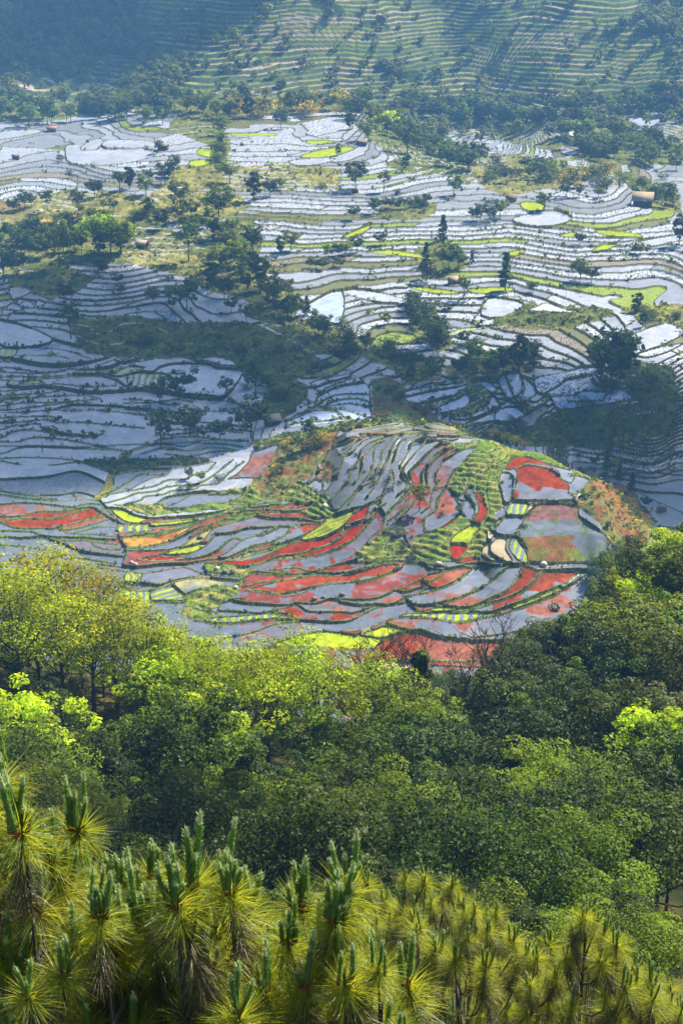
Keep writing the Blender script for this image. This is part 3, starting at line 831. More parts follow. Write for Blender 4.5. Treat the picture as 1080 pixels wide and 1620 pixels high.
# bunds: sandy or grassy crowns near, dark farther
b_ = bar & (Y < 1560)
nearb = Y < 632
t = np.clip((N2+0.08)/0.2+0.5, 0, 1); up_ = (PY < 790) & (PX > 500) & (PX < 720)
cb_ = lerp(TAN*0.6*np.ones(S.shape+(3,)), GR*0.85*np.ones(S.shape+(3,)), np.where(up_, t*0.45, 0.25+0.75*t))
cf_ = lerp(c3(.050, .046, .030)*np.ones(S.shape+(3,)), c3(.10, .12, .03)*np.ones(S.shape+(3,)), t)
COLR[b_] = np.where(nearb[..., None], cb_, cf_)[b_]; WET[b_] = 0
red2 = (fieldk >= 0) & ~bar & (Y < 632) & (COLR[..., 0] > 1.9*COLR[..., 2]); COLR[red2] *= (1+0.45*fn[red2]+0.30*N3[red2])[:, None]
for k, (c0, c1) in {1: (SCR, DRY), 2: (DRY, OL*0.8), 3: (DRK, SCR), 4: (EAR, DRY*0.9), 5: (GR, OL*0.9), 6: (c3(.03, .04, .015), c3(.06, .05, .02))}.items():
    m = (cover == k) & (fieldk < 0) & ~(hill & keepb) & (lab < 0)
    nn = (N2*0.6+N1*0.5)[m]; t = np.clip(nn/0.25+0.4, 0, 1)
    COLR[m] = lerp(c0*np.ones((m.sum(), 3)), c1*np.ones((m.sum(), 3)), t)*(1+0.5*N1[m][:, None]); WET[m] = 0
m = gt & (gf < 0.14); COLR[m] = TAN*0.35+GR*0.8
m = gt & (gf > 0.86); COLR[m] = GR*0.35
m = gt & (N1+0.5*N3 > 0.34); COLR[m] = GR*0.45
COLR[dn_shade] = c3(.028, .034, .012); WET[dn_shade] = 0  # near-black painted below the hill bunds as the shade of their risers
m = (cover == 4) & (Y < 632) & (N1+0.4*N3 > 0.45); COLR[m] = GR*0.5
m = np.isin(cover, (1, 2, 3)) & (Y > 600) & (Y < 1560) & cb & (fbm(X/60, Y/90, 71, 2) > 0.22); COLR[m] = LAV*0.9; WET[m] = 1
# mountain: fields on the treads, woods and dry banks between
m = Y >= 1560
tr = fr < 0.62; wood = (fbm(X/150, S/60, 61, 3)+0.25*vnoise(X/25, S/12, 65)) + 0.4*np.clip((230-PX)/110, 0, 1)*np.clip((165-PY)/60, 0, 1) + 0.22*((PX > 560) & (PX < 900) & (PY > 85)) - 0.3*np.clip((PX-200)/120, 0, 1)*np.clip((600-PX)/90, 0, 1) > 0.20
pick = hash2(band, np.floor(X/60+7*hash2(band, band*0, 3)).astype(np.int64), 12)
cm = np.where((pick < 0.14)[..., None], YG*0.6, np.where((pick < 0.40)[..., None], DRY*1.6, np.where((pick < 0.66)[..., None], TAN*0.8, SCR*1.5)))
cm = np.where(tr[..., None], cm, c3(.07, .095, .045)*1.0); cm = np.where(wood[..., None], c3(.035, .055, .02), cm)
COLR[m] = (cm*(1+0.5*N1[..., None]))[m]; WET[m] = 0
COLR = np.clip(COLR, 0.004, 0.9)
m = (cover == 4) & (Y > 632) & (Y < 900) & (lab < 0); COLR[m] *= np.array([.55, .75, .8])
idx = np.arange(NR*NU).reshape(NR, NU)
Fq = np.stack([idx[:-1, :-1], idx[:-1, 1:], idx[1:, 1:], idx[1:, :-1]], -1).reshape(-1, 4)

g_ = NT('ground_cover')
at_ = g_.n('ShaderNodeAttribute', attribute_name='hue'); wt = g_.n('ShaderNodeAttribute', attribute_name='wet')
geo = g_.n('ShaderNodeNewGeometry'); tc = g_.n('ShaderNodeTexCoord')
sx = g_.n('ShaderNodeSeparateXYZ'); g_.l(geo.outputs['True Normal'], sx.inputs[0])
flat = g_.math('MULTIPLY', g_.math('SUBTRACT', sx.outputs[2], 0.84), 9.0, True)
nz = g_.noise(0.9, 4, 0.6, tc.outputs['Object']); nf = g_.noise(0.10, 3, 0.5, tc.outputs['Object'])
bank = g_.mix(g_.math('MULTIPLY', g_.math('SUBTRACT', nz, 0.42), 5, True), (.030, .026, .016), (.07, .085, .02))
steepc = g_.mix(0.5, at_.outputs['Color'], bank)
iswet = g_.math('MULTIPLY', g_.math('SUBTRACT', wt.outputs['Fac'], 0.05), 6, True)
dryc = g_.mix(g_.math('MULTIPLY', nz, 1.0, True), g_.mix(1.0, at_.outputs['Color'], (.72, .72, .72), 'MULTIPLY'), g_.mix(1.0, at_.outputs['Color'], (1.25, 1.22, 1.1), 'MULTIPLY'))
gcol = g_.mix(iswet, dryc, g_.mix(g_.math('MULTIPLY', g_.math('SUBTRACT', g_.noise(0.16, 5, 0.65, tc.outputs['Object'], 1.5), 0.38), 4.0, True), g_.mix(1.0, at_.outputs['Color'], (.78, .80, .83), 'MULTIPLY'), g_.mix(1.0, at_.outputs['Color'], (1.14, 1.13, 1.12), 'MULTIPLY')))
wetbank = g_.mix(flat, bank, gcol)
# banks between fields are bare or grassy; broken ground keeps its own cover
rk = g_.n('ShaderNodeAttribute', attribute_name='rough')
fin = g_.mix(rk.outputs['Fac'], wetbank, dryc)
g_.l(fin, g_.b.inputs['Base Color'])
gloss = g_.math('MULTIPLY', g_.math('SUBTRACT', sx.outputs[2], 0.93), 17.0, True)
wf = g_.math('MULTIPLY', g_.math('MULTIPLY', g_.math('SUBTRACT', wt.outputs['Fac'], 0.5), 2.2, True), gloss)
g_.l(g_.math('SUBTRACT', 0.92, g_.math('MULTIPLY', wf, 0.64)), g_.b.inputs['Roughness'])
g_.l(g_.math('MULTIPLY', wf, 0.5), g_.b.inputs['Specular IOR Level']); g_.b.inputs['IOR'].default_value = 1.33
rough = ((cover != 0) & (lab < 0)).astype(float); rough[Y >= 1560] = 1
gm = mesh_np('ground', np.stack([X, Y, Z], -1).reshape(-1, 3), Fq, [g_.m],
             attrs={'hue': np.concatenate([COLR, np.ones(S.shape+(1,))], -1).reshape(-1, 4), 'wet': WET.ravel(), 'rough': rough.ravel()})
tag(link('ground', gm), kind='structure')
PXf, PYf = project(X, Y, Z)
def height_at(x, y):
    u = x/y*FPX; i = min(max(np.searchsorted(RS, y)-1, 0), NR-2); j = min(max(np.searchsorted(US, u)-1, 0), NU-2)
    a = (y-RS[i])/(RS[i+1]-RS[i]); b = (u-US[j])/(US[j+1]-US[j])
    return float((Z[i, j]*(1-b)+Z[i, j+1]*b)*(1-a)+(Z[i+1, j]*(1-b)+Z[i+1, j+1]*b)*a)
def ground_at(px, py, rmin=372):
    """the first visible ground point seen at this photo pixel"""
    u = px-540.0; i0 = np.searchsorted(RS, rmin)
    for _ in range(3):
        j = int(np.clip(np.searchsorted(US, u), 1, NU-1)); col = PYf[i0:, j]
        k = np.nonzero(col <= py)[0]; k = i0+(int(k[0]) if len(k) else NR-1-i0)
        u += (px - PXf[k, j])*0.9
    return float(X[k, j]), float(Y[k, j]), float(Z[k, j])
print('terrain done %.1f' % (time.time()-T0))
# ------------------------------------------------------------------ trees
def leaf_mat(name, c, var=0.5, trans=0.35, hue=0.02, tc_=None):
    g = NT(name); at = g.n('ShaderNodeAttribute', attribute_name='tint'); oi = g.n('ShaderNodeObjectInfo')
    a = g.mix(at.outputs['Fac'], tuple(v*(1-var) for v in c), tuple(min(.9, v*(1+var)) for v in c))
    hs = g.n('ShaderNodeHueSaturation'); g.l(a, hs.inputs['Color'])
    g.l(g.math('ADD', 0.5-hue, g.math('MULTIPLY', oi.outputs['Random'], 2*hue)), hs.inputs['Hue'])
    g.l(g.math('ADD', 0.55, g.math('MULTIPLY', g.math('FRACT', g.math('MULTIPLY', oi.outputs['Random'], 7.13)), 0.9)), hs.inputs['Value'])
    g.l(hs.outputs[0], g.b.inputs['Base Color']); g.b.inputs['Roughness'].default_value = 0.55
    g.b.inputs['Specular IOR Level'].default_value = 0.12
    tr = g.n('ShaderNodeBsdfTranslucent'); mx = g.n('ShaderNodeMixShader'); mx.inputs[0].default_value = trans
    tcol = g.mix(1.0, hs.outputs[0], tc_ or (1.7, 1.4, .2), 'MULTIPLY'); g.l(tcol, tr.inputs['Color'])
    g.l(g.b.outputs[0], mx.inputs[1]); g.l(tr.outputs[0], mx.inputs[2]); g.l(mx.outputs[0], g.out.inputs['Surface'])
    return g.m
def bark_mat(name, c, scale=9):
    g = NT(name); tc = g.n('ShaderNodeTexCoord'); nz = g.noise(scale, 4, 0.6, tc.outputs['Object'])
    g.l(g.mix(nz, tuple(v*0.55 for v in c), tuple(v*1.4 for v in c)), g.b.inputs['Base Color'])
    g.b.inputs['Roughness'].default_value = 0.9; g.bump(nz, 0.5, 0.02); return g.m
M = dict(
    leaf_deep=leaf_mat('deep_green_leaves', (.038, .068, .005), 0.6, 0.32),
    leaf_mid=leaf_mat('green_leaves', (.100, .150, .006), 0.5, 0.42),
    leaf_yellow=leaf_mat('spring_yellow_green_leaves', (.32, .37, .010), 0.35, 0.55, 0.02, (1.25, 1.45, .3)),
    leaf_grey=leaf_mat('grey_green_leaves', (.11, .13, .05), 0.4, 0.25),
    leaf_gold=leaf_mat('golden_leaves', (.34, .30, .015), 0.35, 0.45, 0.02),
    bark=bark_mat('dark_bark', (.045, .035, .025)), bark_pale=bark_mat('grey_bark', (.16, .14, .12)))
def tube(path, rad_, sides=5):
    path = np.asarray(path, float); n = len(path); V = []; 
    d = np.gradient(path, axis=0); d /= np.linalg.norm(d, axis=1)[:, None]+1e-9
    for p, dd, r_ in zip(path, d, rad_):
        a = np.cross(dd, [0.3, 0.9, 0.1]); a /= np.linalg.norm(a)+1e-9; b = np.cross(dd, a)
        th = np.arange(sides)*2*math.pi/sides
        V.append(p + r_*(np.cos(th)[:, None]*a + np.sin(th)[:, None]*b))
    V = np.concatenate(V); F = []
    for i in range(n-1):
        for j in range(sides):
            F.append((i*sides+j, i*sides+(j+1) % sides, (i+1)*sides+(j+1) % sides, (i+1)*sides+j))
    return V, np.array(F)
def tubes(lst, sides=5):
    Vs, Fs, o = [], [], 0
    for path, r_ in lst:
        V, F = tube(path, r_, sides); Vs.append(V); Fs.append(F+o); o += len(V)
    return np.concatenate(Vs), np.concatenate(Fs)
def leaves(C_, nrm, size, g, flat=0.6):
    """one small four-cornered leaf spray per centre"""
    n = len(C_); v = g.normal(size=(n, 3)); v = v/np.linalg.norm(v, axis=1)[:, None]
    nn = nrm*flat + v*(1-flat); nn /= np.linalg.norm(nn, axis=1)[:, None]+1e-9
    a = np.cross(nn, g.normal(size=(n, 3))); a /= np.linalg.norm(a, axis=1)[:, None]+1e-9; b = np.cross(nn, a)
    s = (size*(0.6+0.8*g.random(n)))[:, None]; k = (0.55+0.35*g.random(n))[:, None]
    V = np.stack([C_-a*s, C_-b*s*k+nn*s*0.15, C_+a*s, C_+b*s*k+nn*s*0.15], 1).reshape(-1, 3)
    return V, np.arange(4*n).reshape(n, 4)
def limbs(targets, base_h, top_h, r0, g, n_l):
    out = []; h = top_h; lean = g.normal(size=2)*0.04*h
    tz = np.linspace(0, 1, 7); tr = np.stack([lean[0]*tz**2+0.1*g.normal(size=7)*tz, lean[1]*tz**2+0.1*g.normal(size=7)*tz, h*tz], 1); tr[0, :2] = 0
    tr[0, 2] = -0.6; out.append((tr, r0*(1-0.82*tz)))
    for p in targets[g.permutation(len(targets))[:n_l]]:
        z0 = min(max(base_h, p[2]*0.55), h*0.85); k = np.interp(z0, tr[:, 2], np.arange(7)); s = np.array([np.interp(k, np.arange(7), tr[:, i]) for i in range(3)])
        q = s + (p-s)*0.5 + np.array([0, 0, -0.06*h])+g.normal(size=3)*0.15
        pa = np.stack([s, s+(q-s)*0.55, q, q+(p-q)*0.6, p]); rr = r0*0.42*(1-z0/h*0.5); out.append((pa, rr*np.array([1, .8, .6, .4, .15])))
    return out
def crown_mesh(name, kind, seed, h, mat, nleaf, size):
    g = np.random.default_rng(seed)
    if kind == 'round': R, zc, hc, nl, lr = 0.40*h, 0.62*h, 0.36*h, 38, 0.235
    elif kind == 'wide': R, zc, hc, nl, lr = 0.52*h, 0.62*h, 0.30*h, 44, 0.215
    elif kind == 'tall': R, zc, hc, nl, lr = 0.24*h, 0.55*h, 0.43*h, 34, 0.29
    elif kind == 'airy': R, zc, hc, nl, lr = 0.27*h, 0.72*h, 0.26*h, 26, 0.24
    elif kind == 'cone': R, zc, hc, nl, lr = 0.22*h, 0.55*h, 0.42*h, 40, 0.26
    elif kind == 'bush': R, zc, hc, nl, lr = 0.62*h, 0.42*h, 0.42*h, 18, 0.38
    d = g.normal(size=(nl, 3)); d /= np.linalg.norm(d, axis=1)[:, None]
    if kind not in ('airy',): d[:, 2] = d[:, 2]*0.8+0.12
    rr = 0.5+0.5*g.random(nl)**0.6; irr = 1+0.22*g.normal(size=nl)
    c = d*rr[:, None]*irr[:, None]*np.array([R, R, hc]); c[:, 2] += zc
    if kind == 'cone':
        t = g.random(nl)**0.8; a = g.random(nl)*6.283; rad_ = R*(1-t)*(0.5+0.6*g.random(nl)); c = np.stack([rad_*np.cos(a), rad_*np.sin(a), h*(0.14+0.83*t)], 1)
    lrad = lr*R*(0.7+0.7*g.random(nl))
    if kind == 'airy': lrad = 0.34*R*(0.6+0.9*g.random(nl))
    which = g.choice(nl, nleaf, p=lrad**2/(lrad**2).sum())
    v = g.normal(size=(nleaf, 3)); v /= np.linalg.norm(v, axis=1)[:, None]
    rad2 = lrad[which]*(0.70+0.42*g.random(nleaf)**0.5)
    sq = np.array([1, 1, 0.62 if kind != 'airy' else 0.42]); pc = c[which]+v*rad2[:, None]*sq
    nrm = v*0.6+np.array([0, 0, 0.75]); nrm /= np.linalg.norm(nrm, axis=1)[:, None]
    V, F = leaves(pc, nrm, size, g)
    tint = np.repeat(np.clip(0.5+0.30*g.normal(size=nl)[which]+0.2*g.normal(size=nleaf), 0, 1), 4)
    me = mesh_np(name, V, F, [mat], attrs={'tint': tint})
    return me, c, g
def make_kind(kind, seed, h, mat, nleaf, size, r0=None, nlimb=9, bark='bark'):
    cm, c, g = crown_mesh('crown', kind, seed, h, M[mat], nleaf, size)
    if kind == 'cone': L = [(np.stack([0*np.linspace(0, 1, 6), 0*np.linspace(0, 1, 6), np.linspace(-.5, h*.95, 6)], 1), (r0 or 0.02*h)*np.linspace(1, .1, 6))]
    else: L = limbs(c, h*0.22, h*(0.80 if kind in ('airy', 'tall') else 0.62), r0 or 0.022*h, g, nlimb)
    V, F = tubes(L, 5); tm = mesh_np('trunk', V, F, [M[bark]], True)
    return cm, tm, h
def bare_mesh(seed, h, mat, r0, depth=4):
    g = np.random.default_rng(seed); L = []
    def grow(p, d, ln, r_, k):
        n = 5; path = [p]; dd = d.copy()
        for i in range(n-1):
            dd = dd + g.normal(size=3)*0.14 + np.array([0, 0, 0.05]); dd /= np.linalg.norm(dd); path.append(path[-1]+dd*ln/(n-1))
        L.append((np.array(path), r_*np.linspace(1, .55, n)))
        if k == 0: return
        for j in range(3 if k > 1 else 4):
            s = path[g.integers(2, n)]; ax = g.normal(size=3); nd = dd*0.75+ax*0.5; nd[2] = abs(nd[2])*0.8+0.15; nd /= np.linalg.norm(nd)
            grow(s, nd, ln*(0.5+0.25*g.random()), max(r_*0.52, 0.036), k-1)
    grow(np.array([0, 0, -.5]), np.array([0, 0, 1.0]), h*0.48, r0, depth)
    V, F = tubes(L, 4); return mesh_np('branches', V, F, [mat], True)
TREES = []                                          # every tree: (object, px, py, kind word, size)
def plant(proto, name, x, y, z, s, rz, one=False, sq=1.0):
    cm, tm, h = proto
    e = link(name, None, None, (x, y, z-0.05), rz, (s, s, s*sq)); e.empty_display_size = 0.5
    if tm is not None: link('trunk', tm, e)
    if cm is not None: link('crown', cm, e)
    px, py = project(x, y, z); TREES.append((e, float(px), float(py), name, h*s*sq, y))
    return e
# ------------------------------------------------------------------ the wood below the fields
R_ = random.Random(11)
deep = [make_kind(k, 100+i, 13, 'leaf_deep', 6000, .19) for i, k in enumerate(['round', 'wide', 'round', 'tall'])]
mid = [make_kind(k, 200+i, 12, 'leaf_mid', 6000, .185) for i, k in enumerate(['round', 'wide', 'tall', 'wide'])]
yel = [make_kind('airy', 300+i, 17, 'leaf_yellow', 2500, .17, 0.30, 14) for i in range(5)]
yel2 = [make_kind('round', 320+i, 12, 'leaf_yellow', 5000, .19) for i in range(2)]
grey = [make_kind('round', 340+i, 11, 'leaf_grey', 4500, .17) for i in range(2)]
gold = [make_kind('airy', 360+i, 17, 'leaf_gold', 2300, .17, 0.22, 14) for i in range(2)]
bare = [bare_mesh(400+i, 15, M['bark'], 0.26) for i in range(4)]
def at_r(px, r, zoff=0):
    x = (px-540)/FPX*r
    for _ in range(3):
        z = height_at(x, r); d = r*CP+(H-z)*SP; x = (px-540)*d/FPX
    return x, r, z
# upper edge of the wood in the photo, column by column
EDGE = [(-60, 860), (0, 862), (90, 862), (150, 880), (190, 925), (230, 962), (300, 985), (360, 1005), (430, 1010), (480, 1020), (560, 1045), (620, 1060), (700, 1062), (790, 1060), (830, 985), (880, 970), (905, 985), (935, 930), (985, 900), (1010, 850), (1080, 812), (1140, 800)]
def edge(px): return float(np.interp(px, [e[0] for e in EDGE], [e[1] for e in EDGE]))
deep_n = [make_kind(k, 460+i, 13, 'leaf_deep', 13000, .115) for i, k in enumerate(['round', 'wide', 'tall'])]
mid_n = [make_kind(k, 470+i, 12, 'leaf_mid', 13000, .11) for i, k in enumerate(['round', 'wide', 'airy'])]
spots = []; r = 68.0
while r < 300:
    sp = 6.0 + 0.006*r; wd = (r/FPX)*620
    n = int(2*wd/sp)
    for k in range(n):
        x = -wd + (k+0.5+R_.uniform(-.4, .4))*2*wd/n; spots.append((x, r+R_.uniform(-.45, .45)*sp))
    r += sp*1.15
cnt_ = {}
for x, y in spots:
    z = height_at(x, y); px, py = project(x, y, z)
    if not -50 < px < 1130 or py > 1640: continue
    lowg = False
    if -50 < px < 620 and y > 178 and R_.random() < 0.72: lowg = True          # the slender trees stand here
    if px < 600 and y > 232: continue
    a = R_.random(); up = py < 1180
    if px < 330 and up: P_, nm = (yel2, 'yellow_tree') if a < 0.5 else (mid, 'broadleaf_tree')
    elif px < 330 and py < 1290: P_, nm = (mid, 'broadleaf_tree') if a < 0.6 else ((yel2, 'yellow_tree') if a < .72 else (deep, 'dark_tree'))
    elif px > 880 and py < 1150: P_, nm = (mid, 'broadleaf_tree') if a < 0.55 else ((deep, 'dark_tree') if a < .92 else (yel2, 'yellow_tree'))
    elif py < 1150: P_, nm = (mid, 'broadleaf_tree') if a < 0.55 else ((deep, 'dark_tree') if a < .9 else (grey, 'grey_tree'))
    else: P_, nm = (deep, 'dark_tree') if a < 0.45 else ((mid, 'broadleaf_tree') if a < 0.88 else ((grey, 'grey_tree') if a < .94 else (yel2, 'yellow_tree')))
    if y < 150:
        if nm == 'grey_tree': nm = 'dark_tree'
        if nm == 'yellow_tree': nm = 'broadleaf_tree'
        P_ = deep_n if nm == 'dark_tree' else mid_n
    proto = R_.choice(P_); hmax = 99
    # nothing may stand above the edge of the wood as the photo shows it
    e_ = edge(px); ang = PITCH + math.atan((e_-810)/FPX); zt = H - y*math.tan(ang); hmax = zt - z
    s = R_.uniform(.72, 1.25)
    if y < 92: hmax = min(hmax, H-y*math.tan(PITCH+math.atan((1405-810)/FPX))-z)
    if hmax < 4: continue
    s = min(s, hmax/proto[2]*R_.uniform(.86, 1.0))
    if lowg: s = min(s, R_.uniform(.30, .45)); P_, nm = (mid, 'broadleaf_tree'); proto = R_.choice(mid)
    if s < 0.28: continue
    plant(proto, nm, x, y, z, s, R_.uniform(0, 6.28), sq=R_.uniform(.85, 1.12))
und = [make_kind('bush', 440+i, 5, 'leaf_deep', 3000, .13) for i in range(3)]
r = 24.0
while r < 66:
    n = int(2*(r/FPX*600)/3.4)+1
    for k in range(n):
        wd = r/FPX*600; x = -wd+(k+R_.random())*2*wd/n; y = r+R_.uniform(-1.2, 1.2); z = height_at(x, y)
        zt = H - y*math.tan(PITCH+math.atan((1590-810)/FPX)); s = min(1.3, (zt-z)/5*R_.uniform(.8, 1))
        if s > 0.3: plant(R_.choice(und), 'understory_shrub', x, y, z, s, R_.uniform(0, 6.28))
    r += 4.2
# slender yellow-green trees along the brow, trunk by trunk: photo px, crown top py, distance
for px, top, r, g_k in [(-20,870,205,0),(555,1050,216,1),(620,1052,208,0),(495,1030,204,0),(425,1035,200,0),(380,1020,201,0),(310,1030,200,0),(20,885,215,1),(35,905,200,0),(62,862,222,0),(66,930,205,0),(100,868,215,1),(105,930,200,0),(128,880,225,0),(150,930,205,0),(165,905,215,1),(180,915,222,0),(186,940,208,0),(205,950,215,1),(228,965,205,0),(231,975,222,0),(255,975,212,0),(262,985,226,0),(285,992,208,1),(292,1010,222,0),(318,1010,212,0),(335,1005,206,0),(343,1015,220,0),(366,1020,214,0),(385,1040,225,1),(407,1012,206,0),(430,1005,216,0),(437,1020,224,0),(447,1030,208,0),(470,1002,214,0),(486,1040,222,0),(505,1050,216,0),(600,1045,212,0),(520,1030,222,1),(575,1020,225,1)]:
    x, y, z = at_r(px, r); ang = PITCH+math.atan((top-810)/FPX); h = (H-y*math.tan(ang))-z
    p = R_.choice(gold if g_k else yel); s = min(h/p[2], 1.7)
    e = plant(p, 'slender_tree', x, y, z, s, R_.uniform(0, 6.28)); e.scale = (s*1.05, s*1.05, s)
# leafless trees at the brow
for px, top, r, k in [(548,975,215,0),(430,985,225,1),(700,985,222,2),(790,965,212,0),(815,975,216,3),(745,1000,222,1),(640,1010,224,2),(455,992,226,3),(672,995,213,0),(722,978,211,3),(765,985,209,1),(835,968,208,0),(405,1000,202,3),(520,1000,205,1),(610,1000,207,0),(835,1440,118,2),(850,1455,114,1)]:
    x, y, z = at_r(px, r); ang = PITCH+math.atan((top-810)/FPX); h = (H-y*math.tan(ang))-z; s = h/14.5
    plant((None, bare[k], 14.5), 'bare_tree', x, y, z, s, R_.uniform(0, 6.28))
x, y, z = at_r(662, 214); plant(make_kind('cone', 430, 12, 'leaf_deep', 3000, .3), 'dark_conifer', x, y, z, 1.25, 0)
# ------------------------------------------------------------------ trees out on the fields: photo px, foot py, height in photo px, kind
VK = {k: [make_kind(kk, sd+i, 10, mt, nl, sz, None, 7) for i in range(3)] for k, kk, sd, mt, nl, sz in [
    ('r', 'round', 500, 'leaf_deep', 900, .42), ('m', 'round', 520, 'leaf_mid', 900, .42), ('a', 'airy', 540, 'leaf_mid', 650, .36),
    ('c', 'cone', 560, 'leaf_deep', 700, .42), ('t', 'tall', 580, 'leaf_deep', 900, .42), ('y', 'wide', 600, 'leaf_yellow', 1300, .42),
    ('b', 'bush', 620, 'leaf_deep', 480, .5), ('g', 'bush', 640, 'leaf_mid', 480, .5), ('o', 'bush', 660, 'leaf_gold', 420, .5)]}
VN = dict(r='round_tree', m='green_tree', a='airy_tree', c='conifer', t='tall_tree', y='yellow_tree', b='dark_shrub', g='green_shrub', o='golden_shrub', d='bare_tree')
VL = pts("""231,197,28 258,198,28 252,240,18 99,257,12 205,300,36 150,312,30 231,308,30 237,287,18 262,292,34 275,280,30 115,281,14 22,338,25 40,332,28 50,328,20 235,345,30 165,332,16 180,335,18
347,215,28 350,233,20 395,187,36 445,205,28 420,185,20 347,272,14 364,290,34 402,317,46 427,310,28 445,300,18 285,330,42 347,350,54 510,300,12 535,247,16 491,273,7
553,205,26 582,227,36 644,243,46 642,272,28 612,215,24 563,300,42 717,310,30 591,340,24 559,347,22 634,309,12 775,325,14 760,352,26 775,350,24 790,345,28 748,350,20
861,335,26 895,312,24 915,312,20 945,315,16 1052,328,38 1035,318,24 992,268,9 1047,285,14 8,450,55 28,435,40 60,385,38 40,400,36 158,406,36 190,398,24 105,480,32 242,482,28 268,478,26 273,490,20
295,490,48 335,455,42 355,472,38 366,495,26 390,512,30 380,420,40 400,440,44 415,460,50 432,485,46 400,400,40 360,400,36 340,380,36 440,500,30 455,500,30 467,502,34 443,404,28 460,396,30 503,533,36
490,424,16 499,425,16 510,427,16 520,410,22 535,408,24 538,425,18 548,405,20 565,400,26 600,387,22 675,445,30 710,430,44 725,425,26 745,418,20 608,516,22 660,497,20 703,507,26 688,545,36 675,535,30 655,510,28 700,540,24
842,462,18 917,444,34 935,447,28 917,387,20 1005,400,16 1012,402,16 1073,388,44 1007,491,28 990,570,30 283,632,50 253,640,38 357,628,26 300,692,50 347,695,34 322,692,16 397,693,62 267,690,20
650,605,28 683,605,30 725,595,30 820,590,58 795,595,44 770,595,36 298,757,18 319,762,17 295,775,13 287,777,10 348,760,14 940,738,18 1021,803,20 750,560,26 735,545,22 845,575,24""")
VKIND = {}
for s_, k in (("395,187 158,406 402,317 391,512 950,600 820,590", 't'), ("644,243 231,308 717,310 285,330 298,757 319,762 253,640 231,197 861,335", 'm'), ("960,750 979,762 999,778 745,418", 'c')):
    for q in s_.split(): VKIND[tuple(map(int, q.split(',')))] = k
def vplant(px, py, hp, k):
    x, y, z = ground_at(px, py); sl_ = math.hypot(y, H-z)
    s = hp*sl_/FPX/math.cos(PITCH)/9.8
    p = R_.choice(VK[k]); return plant(p, VN[k], x, y, z-0.2, s, R_.uniform(0, 6.28), sq=1.0)
for px, py, hp in VL:
    k = VKIND.get((int(px), int(py))) or ('b' if hp < 16 else R_.choice('rrmmt'))
    vplant(px, py, hp, k)
for px, py, hp, k in [(190,303,34,'a'),(125,335,36,'a'),(75,335,30,'a'),(326,340,30,'a'),(607,305,30,'a'),(95,422,55,'a'),(299,415,54,'a'),(113,537,54,'a'),(158,400,58,'y'),(176,403,54,'y'),(192,401,48,'y'),(733,474,36,'a'),(404,632,60,'a'),(254,710,60,'a'),(490,705,42,'a'),(664,809,42,'a'),
    (799,460,56,'c'),(485,500,30,'c'),(700,382,38,'c'),(674,420,34,'c'),(960,750,40,'c'),(979,762,27,'c'),(999,778,30,'c'),(1016,518,26,'t'),(970,755,30,'a'),(950,604,70,'t'),(966,604,84,'m'),(980,600,72,'t'),(985,600,44,'r'),(497,712,26,'b'),(505,705,22,'o'),(512,700,22,'o'),(480,715,18,'b'),(448,745,12,'b'),(430,752,10,'g'),
    (780,692,14,'o'),(800,696,15,'o'),(815,702,15,'o'),(830,708,13,'o'),(770,687,10,'g'),(790,695,14,'g'),(640,868,12,'b'),(628,845,16,'g'),(658,872,12,'g'),(730,812,11,'b'),(700,815,9,'b')]:
    vplant(px, py, hp, k)
# belts of trees and scrub: px0,py0,px1,py1 (a slanting band), half width, count, height range, kinds
for x0, y0, x1, y1, hw, n, h0, h1, ks in [
    (0,192,330,178,10,44,24,36,'mrram'),(330,185,560,178,7,26,20,32,'mraro'),(560,180,640,222,12,16,22,36,'mrmy'),(640,225,760,270,14,34,20,34,'mmrga'),
    (640,178,900,205,10,40,22,34,'mrm'),(900,180,1080,165,9,24,20,32,'mmr'),(900,215,1080,262,20,46,20,32,'mrm'),(760,175,1080,185,8,26,20,30,'rm'),(860,215,960,250,12,20,20,28,'mr'),
    (770,275,960,290,14,34,14,26,'bmrog'),(980,285,1070,330,9,12,14,22,'mg'),(345,225,350,265,6,10,14,22,'mrg'),
    (0,370,140,400,22,26,22,36,'amrm'),(130,345,260,350,8,12,14,20,'mg'),(250,350,400,400,22,15,20,32,'mram'),(330,400,470,500,20,17,18,32,'maam'),
    (470,505,700,590,14,22,14,26,'rmgb'),(650,480,700,545,14,12,18,28,'rb'),(740,575,850,572,14,9,18,32,'rmb'),(600,325,690,328,5,10,12,18,'rg'),
    (150,415,200,470,12,8,14,22,'rb'),(940,600,1060,600,20,8,12,20,'brb'),(1000,500,1080,505,9,12,10,16,'gb'),(500,590,560,560,10,10,16,26,'ra'),
    (390,610,470,640,18,10,12,22,'brg'),(590,610,680,655,10,10,8,14,'b'),(460,700,420,770,12,9,7,12,'ogb'),(930,760,1010,830,22,22,5,9,'bg'),
    (930,930,1010,850,14,20,12,22,'gm'),(140,540,480,555,12,18,9,18,'bgg'),(640,690,960,690,10,8,6,10,'b')]:
    for _ in range(n):
        t = R_.random(); px = x0+(x1-x0)*t+R_.uniform(-4, 4); py = y0+(y1-y0)*t+R_.uniform(-hw, hw)
        vplant(px, py, R_.uniform(h0, h1), R_.choice(ks))
# shrubs on banks of the near hill
for px, py in pts("522,733 533,752 545,712 552,745 562,722 576,748 590,766 604,745 572,772 549,768 531,742 515,785 497,778 560,742 585,758 633,765 641,778 655,705 668,700 612,760 695,702 700,800 730,800 620,850 633,858 650,850 690,775 610,845 742,785 748,800 809,756 795,765 792,780 817,762 843,800 836,815 828,835 655,885 612,765 618,775"):
    vplant(px, py, R_.uniform(5, 10), R_.choice('bbg'))
print('trees', len(TREES), 't %.1f' % (time.time()-T0))
